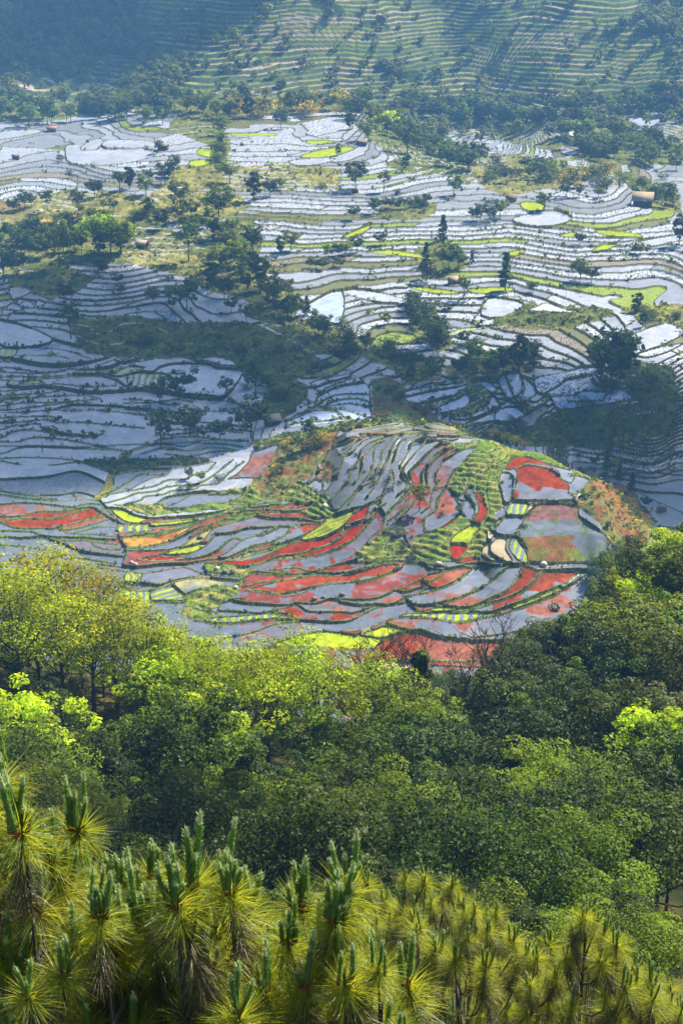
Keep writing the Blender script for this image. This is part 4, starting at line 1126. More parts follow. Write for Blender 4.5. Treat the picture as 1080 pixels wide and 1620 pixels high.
# ------------------------------------------------------------------ the far-off wood on the mountain: one mass
g = np.random.default_rng(77); Vs = []; Fs = []; Ts = []; o_ = 0; nt_ = 0
proto = []
for i in range(6):
    nl = 46; d = g.normal(size=(nl, 3)); d /= np.linalg.norm(d, axis=1)[:, None]; c = d*np.array([4.2, 4.2, 4.6])*(0.6+0.5*g.random(nl))[:, None]; c[:, 2] += 6.0
    V, F = leaves(c, d*0.5+np.array([0, 0, .8]), 1.5, g); proto.append((V, F))
tries = 0
while nt_ < 4300 and tries < 60000:
    tries += 1; u = g.uniform(-640, 640); y = 1500+800*g.random()**1.25; x = u/FPX*y
    w_ = float(fbm(np.array(x/150), np.array(height_at(x, y)/60), 61, 3)); k_ = 0.02
    px_, py_ = project(x, y, height_at(x, y)); w_ += 0.4*np.clip((230-px_)/110, 0, 1)*np.clip((165-py_)/60, 0, 1) + 0.22*((px_ > 560) & (px_ < 900) & (py_ > 85)) - 0.3*np.clip((px_-200)/120, 0, 1)*np.clip((600-px_)/90, 0, 1)
    if w_ < 0.16 and g.random() > 0.10: continue
    z = height_at(x, y); V, F = proto[g.integers(6)]; s = g.uniform(.6, 1.35); a = g.uniform(0, 6.28)
    Q = V*s; Q = np.stack([Q[:, 0]*math.cos(a)-Q[:, 1]*math.sin(a)+x, Q[:, 0]*math.sin(a)+Q[:, 1]*math.cos(a)+y, Q[:, 2]+z], 1)
    Vs.append(Q); Fs.append(F+o_); o_ += len(Q); Ts.append(np.full(len(Q), g.random())); nt_ += 1
fw = mesh_np('far_wood', np.concatenate(Vs), np.concatenate(Fs), [M['leaf_mid']], attrs={'tint': np.concatenate(Ts)})
tag(link('far_wood', fw), 'hazy wood covering the folds of the far mountainside', 'wood', kind='stuff')
print('far wood', nt_, 't %.1f' % (time.time()-T0))
# ------------------------------------------------------------------ young long-needled pines right below the viewpoint
def plain(name, c, rough=0.6, trans=0, tcol=None, var=0.35):
    g = NT(name); at = g.n('ShaderNodeAttribute', attribute_name='tint')
    g.l(g.mix(at.outputs['Fac'], tuple(v*(1-var) for v in c), tuple(min(.95, v*(1+var)) for v in c)), g.b.inputs['Base Color']); g.b.inputs['Roughness'].default_value = rough
    if trans:
        tr = g.n('ShaderNodeBsdfTranslucent'); tr.inputs[0].default_value = (*tcol, 1); mx = g.n('ShaderNodeMixShader'); mx.inputs[0].default_value = trans
        g.l(g.b.outputs[0], mx.inputs[1]); g.l(tr.outputs[0], mx.inputs[2]); g.l(mx.outputs[0], g.out.inputs['Surface'])
    return g.m
MN = plain('pine_needles', (.13, .18, .018), 0.45, 0.40, (.68, .68, .03), 0.6)
MO = plain('old_needles', (.060, .052, .018), 0.5, 0.15, (.14, .12, .02), 0.6)
MC = plain('young_candle_green', (.11, .21, .04), 0.6, 0.2, (.35, .55, .08))
MT = plain('candle_tip', (.42, .52, .22), 0.6, 0.2, (.6, .7, .25))
MB = plain('red_brown_bud_scales', (.30, .075, .03), 0.8)
def strips(P0, D, L, wd, droop, g, seg=2):
    n = len(P0); side = np.cross(D, g.normal(size=(n, 3))); side /= np.linalg.norm(side, axis=1)[:, None]
    pts_ = [P0]; d = D.copy()
    for k in range(seg):
        pts_.append(pts_[-1]+d*(L/seg)[:, None]); d = d+np.array([0, 0, -1])*droop; d /= np.linalg.norm(d, axis=1)[:, None]
    V = []; w_ = [1, .9, .25]
    for k, p in enumerate(pts_): V += [p-side*wd*w_[k], p+side*wd*w_[k]]
    V = np.stack(V, 1).reshape(-1, 3); b = (np.arange(n)*2*(seg+1))[:, None]
    return V, np.concatenate([b+np.array([2*k, 2*k+1, 2*k+3, 2*k+2]) for k in range(seg)])
def tuft_mesh(seed):
    g = np.random.default_rng(seed); n = 420
    z = -0.16*g.random(n)**1.3; az = g.random(n)*6.283; el = np.clip(0.15+0.55*g.normal(size=n)+0.5*(z/-0.16-0.5)*-1, -0.9, 1.35)
    D = np.stack([np.cos(az)*np.cos(el), np.sin(az)*np.cos(el), np.sin(el)], 1); P0 = np.stack([0*z, 0*z, z], 1)+D*0.008
    V, F = strips(P0, D, 0.18+0.12*g.random(n), 0.0018, 0.24, g)
    no = 300; zo = -0.14-0.34*g.random(no); ao = g.random(no)*6.283; eo = -0.35-0.55*g.random(no)
    Do = np.stack([np.cos(ao)*np.cos(eo), np.sin(ao)*np.cos(eo), np.sin(eo)], 1); Vo, Fo = strips(np.stack([0*zo, 0*zo, zo], 1), Do, 0.15+0.10*g.random(no), 0.0022, 0.35, g)
    V, F = np.concatenate([V, Vo]), np.concatenate([F, Fo+len(V)])
    V2, F2 = tube([(0, 0, -.18), (0, 0, -.05), (0, 0, 0.0)], [.010, .012, .010], 6)
    V = np.concatenate([V, V2]); F = np.concatenate([F, F2+len(V)-len(V2)])
    mi = np.concatenate([np.zeros(2*n), np.full(2*no, 2), np.full(len(F2), 1)]); ti = np.concatenate([np.repeat(g.random(n+no), 6), np.full(len(V2), .4)])
    return mesh_np('needle_tuft', V, F, [MN, M['bark'], MO], mi=mi, attrs={'tint': ti})
def candle_mesh(seed, L, lean, r0=0.017):
    g = np.random.default_rng(seed); t = np.linspace(0, 1, 7); az = g.random()*6.283
    ax = np.stack([math.cos(az)*lean*L*(t-0.35*t*t), math.sin(az)*lean*L*(t-0.35*t*t), L*t], 1)
    rr = r0*np.array([.8, 1.0, 1.0, .95, .9, .85, .3])
    V1, F1 = tube(ax, rr*0.8, 6); n = int(760*L)
    k = g.random(n)*0.97; p = np.stack([np.interp(k, t, ax[:, i]) for i in range(3)], 1); a = g.random(n)*6.283
    out = np.stack([np.cos(a), np.sin(a), 0*a], 1); r_ = np.interp(k, t, rr)
    D = out*0.75+np.array([0, 0, .85]); D /= np.linalg.norm(D, axis=1)[:, None]
    V2, F2 = strips(p+out*(r_*0.7)[:, None], D, 0.013+0.013*g.random(n), 0.0016, 0.0, g)
    kk = np.concatenate([np.repeat(t, 6), np.repeat(k, 6)]); V = np.concatenate([V1, V2]); F = np.concatenate([F1, F2+len(V1)])
    km = kk[F[:, 0]]; mi = np.where(km > 0.80, 1, np.where(km < 0.10, 2, 0))
    return mesh_np('candle', V, F, [MC, MT, MB], mi=mi, attrs={'tint': np.concatenate([np.full(len(V1), .15), np.repeat(g.random(n), 6)])})
TUFT = [tuft_mesh(700+i) for i in range(5)]
CAN = [candle_mesh(720+i, [.20, .26, .32, .37, .15, .29][i % 6], [0.05, .14, .10, .22, .18, .3][i % 6]) for i in range(12)]
CUP, CFW, CRT = np.array([0, SP, CP]), np.array([0, CP, -SP]), np.array([1.0, 0, 0])
def ray(px, py): return CFW + CRT*(px-540)/FPX + CUP*(810-py)/FPX
near = pts("82,1357 125,1315 110,1392 195,1425 220,1425 255,1472 280,1430 385,1450 475,1435 425,1510 150,1525 100,1540 117,1490 420,1575 220,1565 165,1605 380,1610 530,1455 535,1520 3,1235 5,1355 35,1315 240,1385 310,1400 345,1400 365,1412 45,1575 5,1485 485,1555 600,1535 645,1560 565,1600 550,1415 15,1420 60,1440 -12,1290 330,1520 300,1590 500,1620 620,1620 50,1500 340,1475 455,1490 160,1450 545,1560")
farp = pts("672,1395 640,1390 715,1400 582,1400 605,1420 635,1440 700,1425 730,1430 752,1440 785,1445 770,1470 740,1485 790,1475 595,1460 835,1510 850,1515 870,1495 895,1515 925,1450 940,1455 975,1495 1005,1535 1030,1555 1060,1565 975,1595 905,1480 955,1480 1085,1590 820,1530 560,1400 575,1440 912,1500 948,1520 985,1540 880,1540 660,1470 690,1500 720,1520 650,1500 620,1490")
R2 = random.Random(5); T_ = []
def topline(px, L, m): 
    c = [q for q in L if abs(q[0]-px) < m]; return min([q[1] for q in c] or [1500])
for q in near: T_.append((q[0], q[1], R2.uniform(9.6, 11.6), 1))
for i in range(190):
    px = R2.uniform(-20, 640); py = R2.uniform(topline(px, near, 55)+70, 1650); T_.append((px, py, R2.uniform(10.5, 13.5), 1))
for q in farp: T_.append((q[0], q[1], R2.uniform(19, 22), 0))
for i in range(170):
    px = R2.uniform(560, 1095); py = R2.uniform(topline(px, farp, 35)+28, 1650); T_.append((px, py, R2.uniform(19.5, 25), 0))
stems = [(70, 10.8, 1), (190, 10.6, 1), (290, 11, 1), (400, 11, 1), (490, 11, 1), (610, 11, 1), (-20, 10.5, 1), (585, 21, 0), (665, 21, 0), (735, 21.5, 0), (795, 21, 0), (862, 21.5, 0), (927, 20.5, 0), (985, 21, 0), (1060, 21.5, 0)]
groups = {k: [] for k in range(len(stems))}
for q in T_:
    k = min((abs(q[0]-s[0]), k) for k, s in enumerate(stems) if s[2] == q[3])[1]; groups[k].append(q)
PINES = []
for k, (spx, sd, nearf) in enumerate(stems):
    G = groups[k]; P_ = [np.array([0, 0, H])+ray(q[0], q[1])*q[2] for q in G]
    topz = max(p[2] for p in P_); c = np.array([0, 0, H])+ray(spx, 1480)*sd; bx_, by_ = c[0], c[1]; gz = height_at(bx_, by_)
    e = link('pine_tree', None, None, (bx_, by_, gz)); e.empty_display_size = 0.3; base = np.array([bx_, by_, gz])
    it = max(range(len(P_)), key=lambda i: P_[i][2]); tp = P_[it]-base
    hh = tp[2]-0.25; tt = np.linspace(0, 1, 9); path = np.stack([tp[0]*tt**3+.03*np.sin(7*tt), tp[1]*tt**3, -0.3+(hh+0.3)*tt], 1)
    V, F = tube(path, (0.045 if nearf else 0.085)*(1-0.86*tt), 8); link('trunk', mesh_np('trunk', V, F, [M['bark']], True), e)
    for i, (q, p) in enumerate(zip(G, P_)):
        loc = p-base
        z0 = min(loc[2]-0.35-0.35*math.hypot(loc[0], loc[1]), hh-0.1); z0 = max(z0, 0.5); s0 = np.array([np.interp(z0, path[:, 2], path[:, j]) for j in range(3)])
        ln = np.linalg.norm(loc-s0); m1 = s0+(loc-s0)*0.55+np.array([0, 0, -0.20*ln]); m2 = loc+np.array([0, 0, -0.22])
        V, F = tubes([(np.stack([s0, s0*.45+m1*.55, m1, m2, loc-np.array([0, 0, .03])]), np.array([.019, .016, .013, .010, .008])*min(1.4, 0.7+ln*.3))], 6)
        link('branch', mesh_np('branch', V, F, [M['bark']], True), e)
        listed = i < 99 and (q in T_[:len(near)] or q[:2] in farp)
        tu = link('needle_tuft', R2.choice(TUFT), e, tuple(loc), R2.uniform(0, 6.28), (0.94 if nearf else 0.86)*R2.uniform(.75, 1.25))
        tu.rotation_euler = (R2.uniform(-.42, .42), R2.uniform(-.42, .42), R2.uniform(0, 6.28))
        nc = R2.choice([5, 6, 7, 9]) if q[1] < 1500 and nearf else R2.choice([2, 3, 3, 4])
        if i > 60 and not nearf: nc = 1
        for c_ in range(nc):
            a = R2.uniform(0, 6.28); r_ = 0 if c_ == 0 else R2.uniform(.03, .07)
            cn = link('candle', R2.choice(CAN), tu, (r_*math.cos(a), r_*math.sin(a), -.01), R2.uniform(0, 6.28)); s = R2.uniform(.75, 1.25)*(1.1 if nearf else .95); cn.scale = (s, s, s)
            cn.rotation_euler = (R2.uniform(-.15, .15)-tu.rotation_euler[0]*1.0, R2.uniform(-.15, .15)-tu.rotation_euler[1], 0)
    PINES.append((e, spx, nearf))
print('pines t %.1f' % (time.time()-T0))
# ------------------------------------------------------------------ clouds high overhead, outside the frame; their shadows cross the basin and the far slope
def shade_cloud(outline, alt, thick, seed, gz=0):
    """outline: ground points the shadow covers; the cloud floats up-sun of them"""
    P_ = np.array(outline); off = SUNV[:2]/SUNV[2]*(alt-gz); P_ = P_+off
    x0, y0 = P_.min(0)-30; x1, y1 = P_.max(0)+30; st = 12.0
    xs = np.arange(x0, x1, st); ys = np.arange(y0, y1, st); gx, gy = np.meshgrid(xs, ys)
    ins = inpoly(gx+14*fbm(gx/60, gy/60, seed, 3), gy+14*fbm(gx/60, gy/60, seed+5, 3), P_)
    d = np.zeros(gx.shape); cur = ins.copy()
    for k in range(7):
        d += cur; q = cur.copy(); q[1:] &= cur[:-1]; q[:-1] &= cur[1:]; q[:, 1:] &= cur[:, :-1]; q[:, :-1] &= cur[:, 1:]; cur = q
    th = thick*(d/7)**0.6*(0.7+0.9*np.clip(0.5+fbm(gx/45, gy/45, seed+9, 3), 0, 1.4))
    ny, nx = gx.shape; idx = np.arange(nx*ny).reshape(ny, nx)
    f = ins[:-1, :-1] & ins[1:, :-1] & ins[:-1, 1:] & ins[1:, 1:]
    q = np.stack([idx[:-1, :-1], idx[:-1, 1:], idx[1:, 1:], idx[1:, :-1]], -1)[f]
    V = np.concatenate([np.stack([gx, gy, alt+th], -1).reshape(-1, 3), np.stack([gx, gy, alt-0.3*th], -1).reshape(-1, 3)])
    used = np.unique(np.concatenate([q.ravel(), q.ravel()+nx*ny])); mp = np.zeros(len(V), int); mp[used] = np.arange(len(used))
    me = mesh_np('shade_cloud', V[used], mp[np.concatenate([q, (q+nx*ny)[:, ::-1]])], [MCL], True)
    tag(link('shade_cloud', me), kind='structure')
gcl = NT('cloud_white'); gcl.b.inputs['Base Color'].default_value = (.9, .9, .9, 1); gcl.b.inputs['Roughness'].default_value = 1.0; MCL = gcl.m
_tr = gcl.n('ShaderNodeBsdfTransparent'); _mx = gcl.n('ShaderNodeMixShader'); _mx.inputs[0].default_value = 0.32
gcl.l(gcl.b.outputs[0], _mx.inputs[1]); gcl.l(_tr.outputs[0], _mx.inputs[2]); gcl.l(_mx.outputs[0], gcl.out.inputs['Surface'])
top_ = [ground_at(px, py, 600)[:2] for px, py in [(-60,432),(0,428),(110,425),(240,440),(330,450),(420,490),(480,520),(560,540),(640,552),(700,560),(760,575),(830,565),(960,580),(1080,600),(1140,605)]]
top_[-1] = (top_[-1][0]+60, top_[-1][1])
bot_ = [(320, 500), (150, 565), (118, 598), (95, 622), (60, 645), (30, 655), (10, 650), (-10, 632)] + [ground_at(px, py)[:2] for px, py in [(440,700),(400,712),(340,724),(240,733),(180,745),(150,782),(0,774),(-100,774)]]
shade_cloud(list(reversed(top_))+[(p[0], p[1]) for p in reversed(bot_)][::1], 1250, 34, 81)
t2 = [(-420, 1590), (-300, 1560), (-190, 1600), (-120, 1680), (-80, 1760), (-110, 1900), (-500, 2000)]
shade_cloud(t2, 1300, 45, 91)

shade_cloud([(-38, 84), (2, 84), (6, 118), (0, 143), (-14, 153), (-30, 149), (-42, 118)], 1230, 26, 97, 118)  # third cloud, unseen, added only to darken the hollow of the wood
# ------------------------------------------------------------------ huts, boulders, posts
def boxv(x0, x1, y0, y1, z0, z1):
    V = np.array([(x, y, z) for z in (z0, z1) for y in (y0, y1) for x in (x0, x1)], float)
    return V, np.array([(0, 2, 3, 1), (4, 5, 7, 6), (0, 1, 5, 4), (2, 6, 7, 3), (0, 4, 6, 2), (1, 3, 7, 5)])
def joinb(bs):
    Vs, Fs, o = [], [], 0
    for V, F in bs: Vs.append(V); Fs.append(F+o); o += len(V)
    return np.concatenate(Vs), np.concatenate(Fs)
def solid(name, c, sc_=4, bump=0.4, rough=0.9):
    g = NT(name); tc = g.n('ShaderNodeTexCoord'); nz = g.noise(sc_, 5, 0.6, tc.outputs['Object'])
    g.l(g.mix(nz, tuple(v*0.55 for v in c), tuple(min(.95, v*1.4) for v in c)), g.b.inputs['Base Color']); g.b.inputs['Roughness'].default_value = rough; g.bump(nz, bump, 0.05); return g.m
def thatch(name, c):
    g = NT(name); tc = g.n('ShaderNodeTexCoord'); mp = g.n('ShaderNodeMapping'); mp.inputs['Scale'].default_value = (6, 1.0, 1.0); g.l(tc.outputs['Object'], mp.inputs[0])
    nz = g.noise(3, 5, 0.7, mp.outputs[0]); g.l(g.mix(nz, tuple(v*0.45 for v in c), tuple(min(.95, v*1.5) for v in c)), g.b.inputs['Base Color'])
    g.b.inputs['Roughness'].default_value = 0.95; g.bump(nz, 0.8, 0.06); return g.m
HM = dict(mud=solid('mud_brick', (.20, .13, .08)), dark=solid('smoke_dark_brick', (.075, .055, .045)), stone=solid('weathered_stone', (.16, .15, .14), 2.5, .8), pale=solid('pale_stone', (.48, .44, .38), 2.5, .6), door=solid('plank_door', (.03, .024, .02)),
    thatch=thatch('grey_thatch', (.30, .26, .21)), straw=thatch('straw_thatch', (.28, .22, .15)), red=solid('red_clay_tile', (.34, .10, .07)), white=solid('whitewashed_sheet', (.72, .70, .68), 2, .1), brown=thatch('brown_thatch', (.17, .12, .085)), post=solid('dead_wood', (.03, .026, .022)))
def hut(px, py, wpx, wall, roof, rz, gable, label):
    x, y, z = ground_at(px, py, 380); s = wpx*math.hypot(y, H-z)/FPX; w_ = s*0.82; d_ = w_*0.72; h_ = w_*0.46; rh = w_*(0.34 if gable else 0.16); ov = w_*0.10
    e = link('field_hut', None, None, (x, y, z-0.1), rz); tag(e, label, 'hut', 'huts standing on the terraces'); e.empty_display_size = 1
    V, F = boxv(-w_/2, w_/2, -d_/2, d_/2, -0.4, h_)
    # gable ends rise to the ridge
    n = len(V); V = np.concatenate([V, [(-w_/2, 0, h_+rh*0.92), (w_/2, 0, h_+rh*0.92)]]); wm = mesh_np('wall', V, [F, ], [HM[wall]])
    wl = link('wall', mesh_np('wall', V, [F, np.array([(4, 6, n), (5, n+1, 7)])], [HM[wall]]), e)
    t = 0.10*w_/3; rd = []
    a = np.array([(-w_/2-ov, -d_/2-ov, h_-rh*ov*2/d_+0.02), (w_/2+ov, -d_/2-ov, h_-rh*ov*2/d_+0.02), (w_/2+ov, 0, h_+rh), (-w_/2-ov, 0, h_+rh)])
    b = a*np.array([1, -1, 1]); b = b[::-1]
    for q in (a, b):
        V = np.concatenate([q, q+np.array([0, 0, t+.05])]); rd.append((V, np.array([(3, 2, 1, 0), (4, 5, 6, 7), (0, 1, 5, 4), (1, 2, 6, 5), (2, 3, 7, 6), (3, 0, 4, 7)])))
    V, F = joinb(rd); link('roof', mesh_np('roof', V, F, [HM[roof]]), e)
    V, F = boxv(-w_*.12, w_*.14, -d_/2-.05, -d_/2-.004, 0, h_*.74); dr = link('door', mesh_np('door', V, F, [HM['door']]), e)
    V, F = boxv(w_*.26, w_*.38, -d_/2-.05, -d_/2-.004, h_*.42, h_*.66); link('window', mesh_np('window', V, F, [HM['door']]), e)
for a in [(430, 672, 26, 'dark', 'thatch', 0.5, 1, 'grey thatched hut beside the scrub left of the near hill'),
          (1016, 327, 34, 'dark', 'straw', -0.25, 1, 'large dark walled hut with pale thatch right of the curved terraces'),
          (808, 319, 17, 'mud', 'brown', 0.15, 1, 'small brown hut standing left of the bright green field'),
          (82, 209, 16, 'mud', 'red', 0.2, 0, 'small hut with a red roof on the far left terraces'),
          (26, 252, 13, 'dark', 'brown', 0.1, 0, 'dark low hut at the far left below the red roofed hut'),
          (258, 238, 18, 'dark', 'brown', -0.2, 0, 'dark hut at the right end of the large oval paddies'),
          (253, 167, 18, 'dark', 'white', 0.1, 0, 'hut with a white roof at the edge of the far trees'),
          (571, 231, 17, 'dark', 'brown', 0.2, 0, 'dark hut beside the small tree on the far central terraces'),
          (716, 449, 17, 'mud', 'straw', 0.4, 1, 'little straw roofed hut beside the olive tree above the curved green strip'),
          (225, 393, 20, 'mud', 'thatch', -0.5, 1, 'thatched hut behind the bright yellow tree'),
          (561, 305, 12, 'dark', 'brown', 0.1, 0, 'tiny dark hut under the dark tree on the middle terraces'),
          (1047, 861+0, 0, '', '', 0, 0, '')][:-1]: hut(*a)
def boulder(seed, mat):
    g = np.random.default_rng(seed); bm_n = 14; V = []; F = []
    for i in range(bm_n+1):
        for j in range(2*bm_n):
            th = math.pi*i/bm_n; ph_ = math.pi*j/bm_n; V.append((math.sin(th)*math.cos(ph_), math.sin(th)*math.sin(ph_), math.cos(th)))
    V = np.array(V)
    for k in range(9):
        n = g.normal(size=3); n /= np.linalg.norm(n); d = 0.62+0.3*g.random(); q = V@n; V = V - np.where(q > d, (q-d)*0.9, 0)[:, None]*n
    V *= (1+0.10*fbm(V[:, 0]*2+seed, V[:, 1]*2+V[:, 2], seed, 3))[:, None]; V[:, 2] *= 0.75
    m_ = 2*bm_n
    F = [(i*m_+j, (i+1)*m_+j, (i+1)*m_+(j+1) % m_, i*m_+(j+1) % m_) for i in range(bm_n) for j in range(m_)]
    return mesh_np('boulder', V, np.array(F), [HM[mat]], True)
BS = [boulder(5, 'stone'), boulder(6, 'stone'), boulder(7, 'pale')]
for px, py, wpx, k, lb in [(356,907,13,0,'taller dark boulder at the left end of the long bright red paddy'),(367,905,11,1,'dark boulder close right of the tall one at the end of the red paddy'),(343,901,10,2,'pale flat rock left of the two dark boulders'),(317,852,12,1,'dark boulder on the bank below the striped seedbeds'),
    (496,949,11,0,'dark rock lying in the wide red paddy, left one'),(512,946,8,1,'dark rock in the red paddy, right beside the wider one'),(540,943,12,0,'dark craggy rock in the middle of the red paddies'),(624,934,6,1,'small rock on the bund right of the red paddies'),
    (513,803,12,2,'white flat rock above the slanting seedbed'),(693,896,12,2,'pale round rock on the thick bund at the foot of the hill'),(508,968,5,1,'small stone on the lower red bund'),
    (860,895,14,2,'white rocks at the foot of the speckled paddy'),(207,892,9,2,'pale rock where the gully meets the lower path'),(214,897,8,2,'pale rock just right of the gully end'),(372,931,9,2,'pale stone on the bund below the dark boulders'),(1048,808,20,0,'large dark boulder in the water right of the orange cliff'),(890,245,8,2,'pale rock on the far scrubby knoll'),(870,252,9,2,'pale rock left on the far scrubby knoll')]:
    x, y, z = ground_at(px, py, 380); s = wpx*math.hypot(y, H-z)/FPX/2; o = link('boulder', BS[k], None, (x, y, z+s*.25), px*1.7, (s, s*.9, s)); tag(o, lb, 'rock', 'rocks among the paddies')
def post(px, py, hp, label, fork=True):
    x, y, z = ground_at(px, py, 380); h = hp*math.hypot(y, H-z)/FPX*1.05; L = [(np.array([(0, 0, -.3), (.05, 0, h*.5), (0, 0.05, h)]), [.22, .18, .12])]
    if fork: L.append((np.array([(.7, .1, -.3), (.75, .1, h*.45), (.6, .1, h*.85)]), [.2, .16, .1]))
    V, F = tubes(L, 7); o = link('dead_trunk', mesh_np('dead_trunk', V, F, [HM['post']], True), None, (x, y, z)); tag(o, label, 'dead tree')
post(962, 906, 32, 'pair of bare dark trunks at the right end of the thick bund')
post(67, 716, 16, 'single dark post standing in the shaded purple paddies', False)
# ------------------------------------------------------------------ grass and weeds along the bunds: nobody could count them
def weeds(name, mask, n, s0, s1, mats, seed, label):
    g = np.random.default_rng(seed); ii, jj = np.nonzero(mask)
    wgt = 1.0/RS[ii]; k = g.choice(len(ii), n, p=wgt/wgt.sum()); ii, jj = ii[k], jj[k]
    P_ = np.stack([X[ii, jj], Y[ii, jj], Z[ii, jj]], 1); P_[:, :2] += g.normal(size=(n, 2))*0.25
    s = g.uniform(s0, s1, n)*(0.5+g.random(n)**3*1.3); q = 7
    C_ = np.repeat(P_, q, 0) + g.normal(size=(n*q, 3))*np.repeat(s, q)[:, None]*np.array([.5, .5, .22]); C_[:, 2] += np.repeat(s, q)*0.3
    nr = np.tile([0, 0, 1.0], (n*q, 1)); V, F = leaves(C_, nr, 1.0, g, 0.35)
    V = (V-np.repeat(C_, 4, 0))*np.repeat(np.repeat(s, q), 4)[:, None]*0.42+np.repeat(C_, 4, 0)
    me = mesh_np(name, V, F, [M[m] for m in mats], mi=np.repeat(g.integers(0, len(mats), n), q), attrs={'tint': np.repeat(g.random(n*q), 4)})
    tag(link(name, me), label, 'grass', kind='stuff')
nb = bar & (lab < 0) & edge_ok
weeds('bank_grass', nb & (Y < 632) & (Y > 380) & ~((PX > 490) & (PX < 740) & (PY < 800)), 4300, .28, .6, ['leaf_mid', 'leaf_mid', 'leaf_yellow', 'leaf_grey'], 5, 'grass and weeds growing along the bunds of the near fields')
weeds('field_weeds', ((cover == 5) & (Y < 632) & (Y > 380) & (lab < 0)), 2600, .28, .65, ['leaf_mid', 'leaf_yellow', 'leaf_mid', 'leaf_deep'], 6, 'rank green grass on the unflooded steps of the hill')
weeds('bund_growth', nb & (Y >= 632) & (Y < 1540), 6500, .7, 1.7, ['leaf_deep', 'leaf_mid', 'leaf_deep'], 7, 'low growth along the bunds of the far terraces')
weeds('scrub', np.isin(cover, (1, 2, 3)) & (Y > 600) & (Y < 1560) & edge_ok, 5500, .7, 1.9, ['leaf_grey', 'leaf_mid', 'leaf_grey', 'leaf_mid', 'leaf_yellow'], 8, 'low scrub covering the unfarmed slopes of the valley')
weeds('cliff_scrub', (cover == 4) & (Y < 632), 500, .5, 1.5, ['leaf_mid', 'leaf_grey', 'leaf_gold'], 9, 'sparse weeds on the bare orange earth')
print('weeds t %.1f' % (time.time()-T0))
# ------------------------------------------------------------------ air
bx = 3600.0
V = np.array([(x, y, z) for z in (-120, 1150) for y in (-30, 4350) for x in (-bx, bx)], float)
V[:, 2] = np.where(V[:, 2] > 0, 1150, -120)
F = np.array([(0, 2, 3, 1), (4, 5, 7, 6), (0, 1, 5, 4), (2, 6, 7, 3), (0, 4, 6, 2), (1, 3, 7, 5)])
hm = bpy.data.materials.new('haze'); hm.use_nodes = True; t_ = hm.node_tree; t_.nodes.remove(t_.nodes['Principled BSDF'])
pv = t_.nodes.new('ShaderNodeVolumePrincipled'); pv.inputs['Color'].default_value = (.20, .50, 1.0, 1); pv.inputs['Density'].default_value = 0.00018
pv.inputs['Anisotropy'].default_value = 0.0
t_.links.new(pv.outputs[0], t_.nodes['Material Output'].inputs['Volume'])
hz = link('haze', mesh_np('haze', V, F, [hm])); tag(hz, kind='stuff')
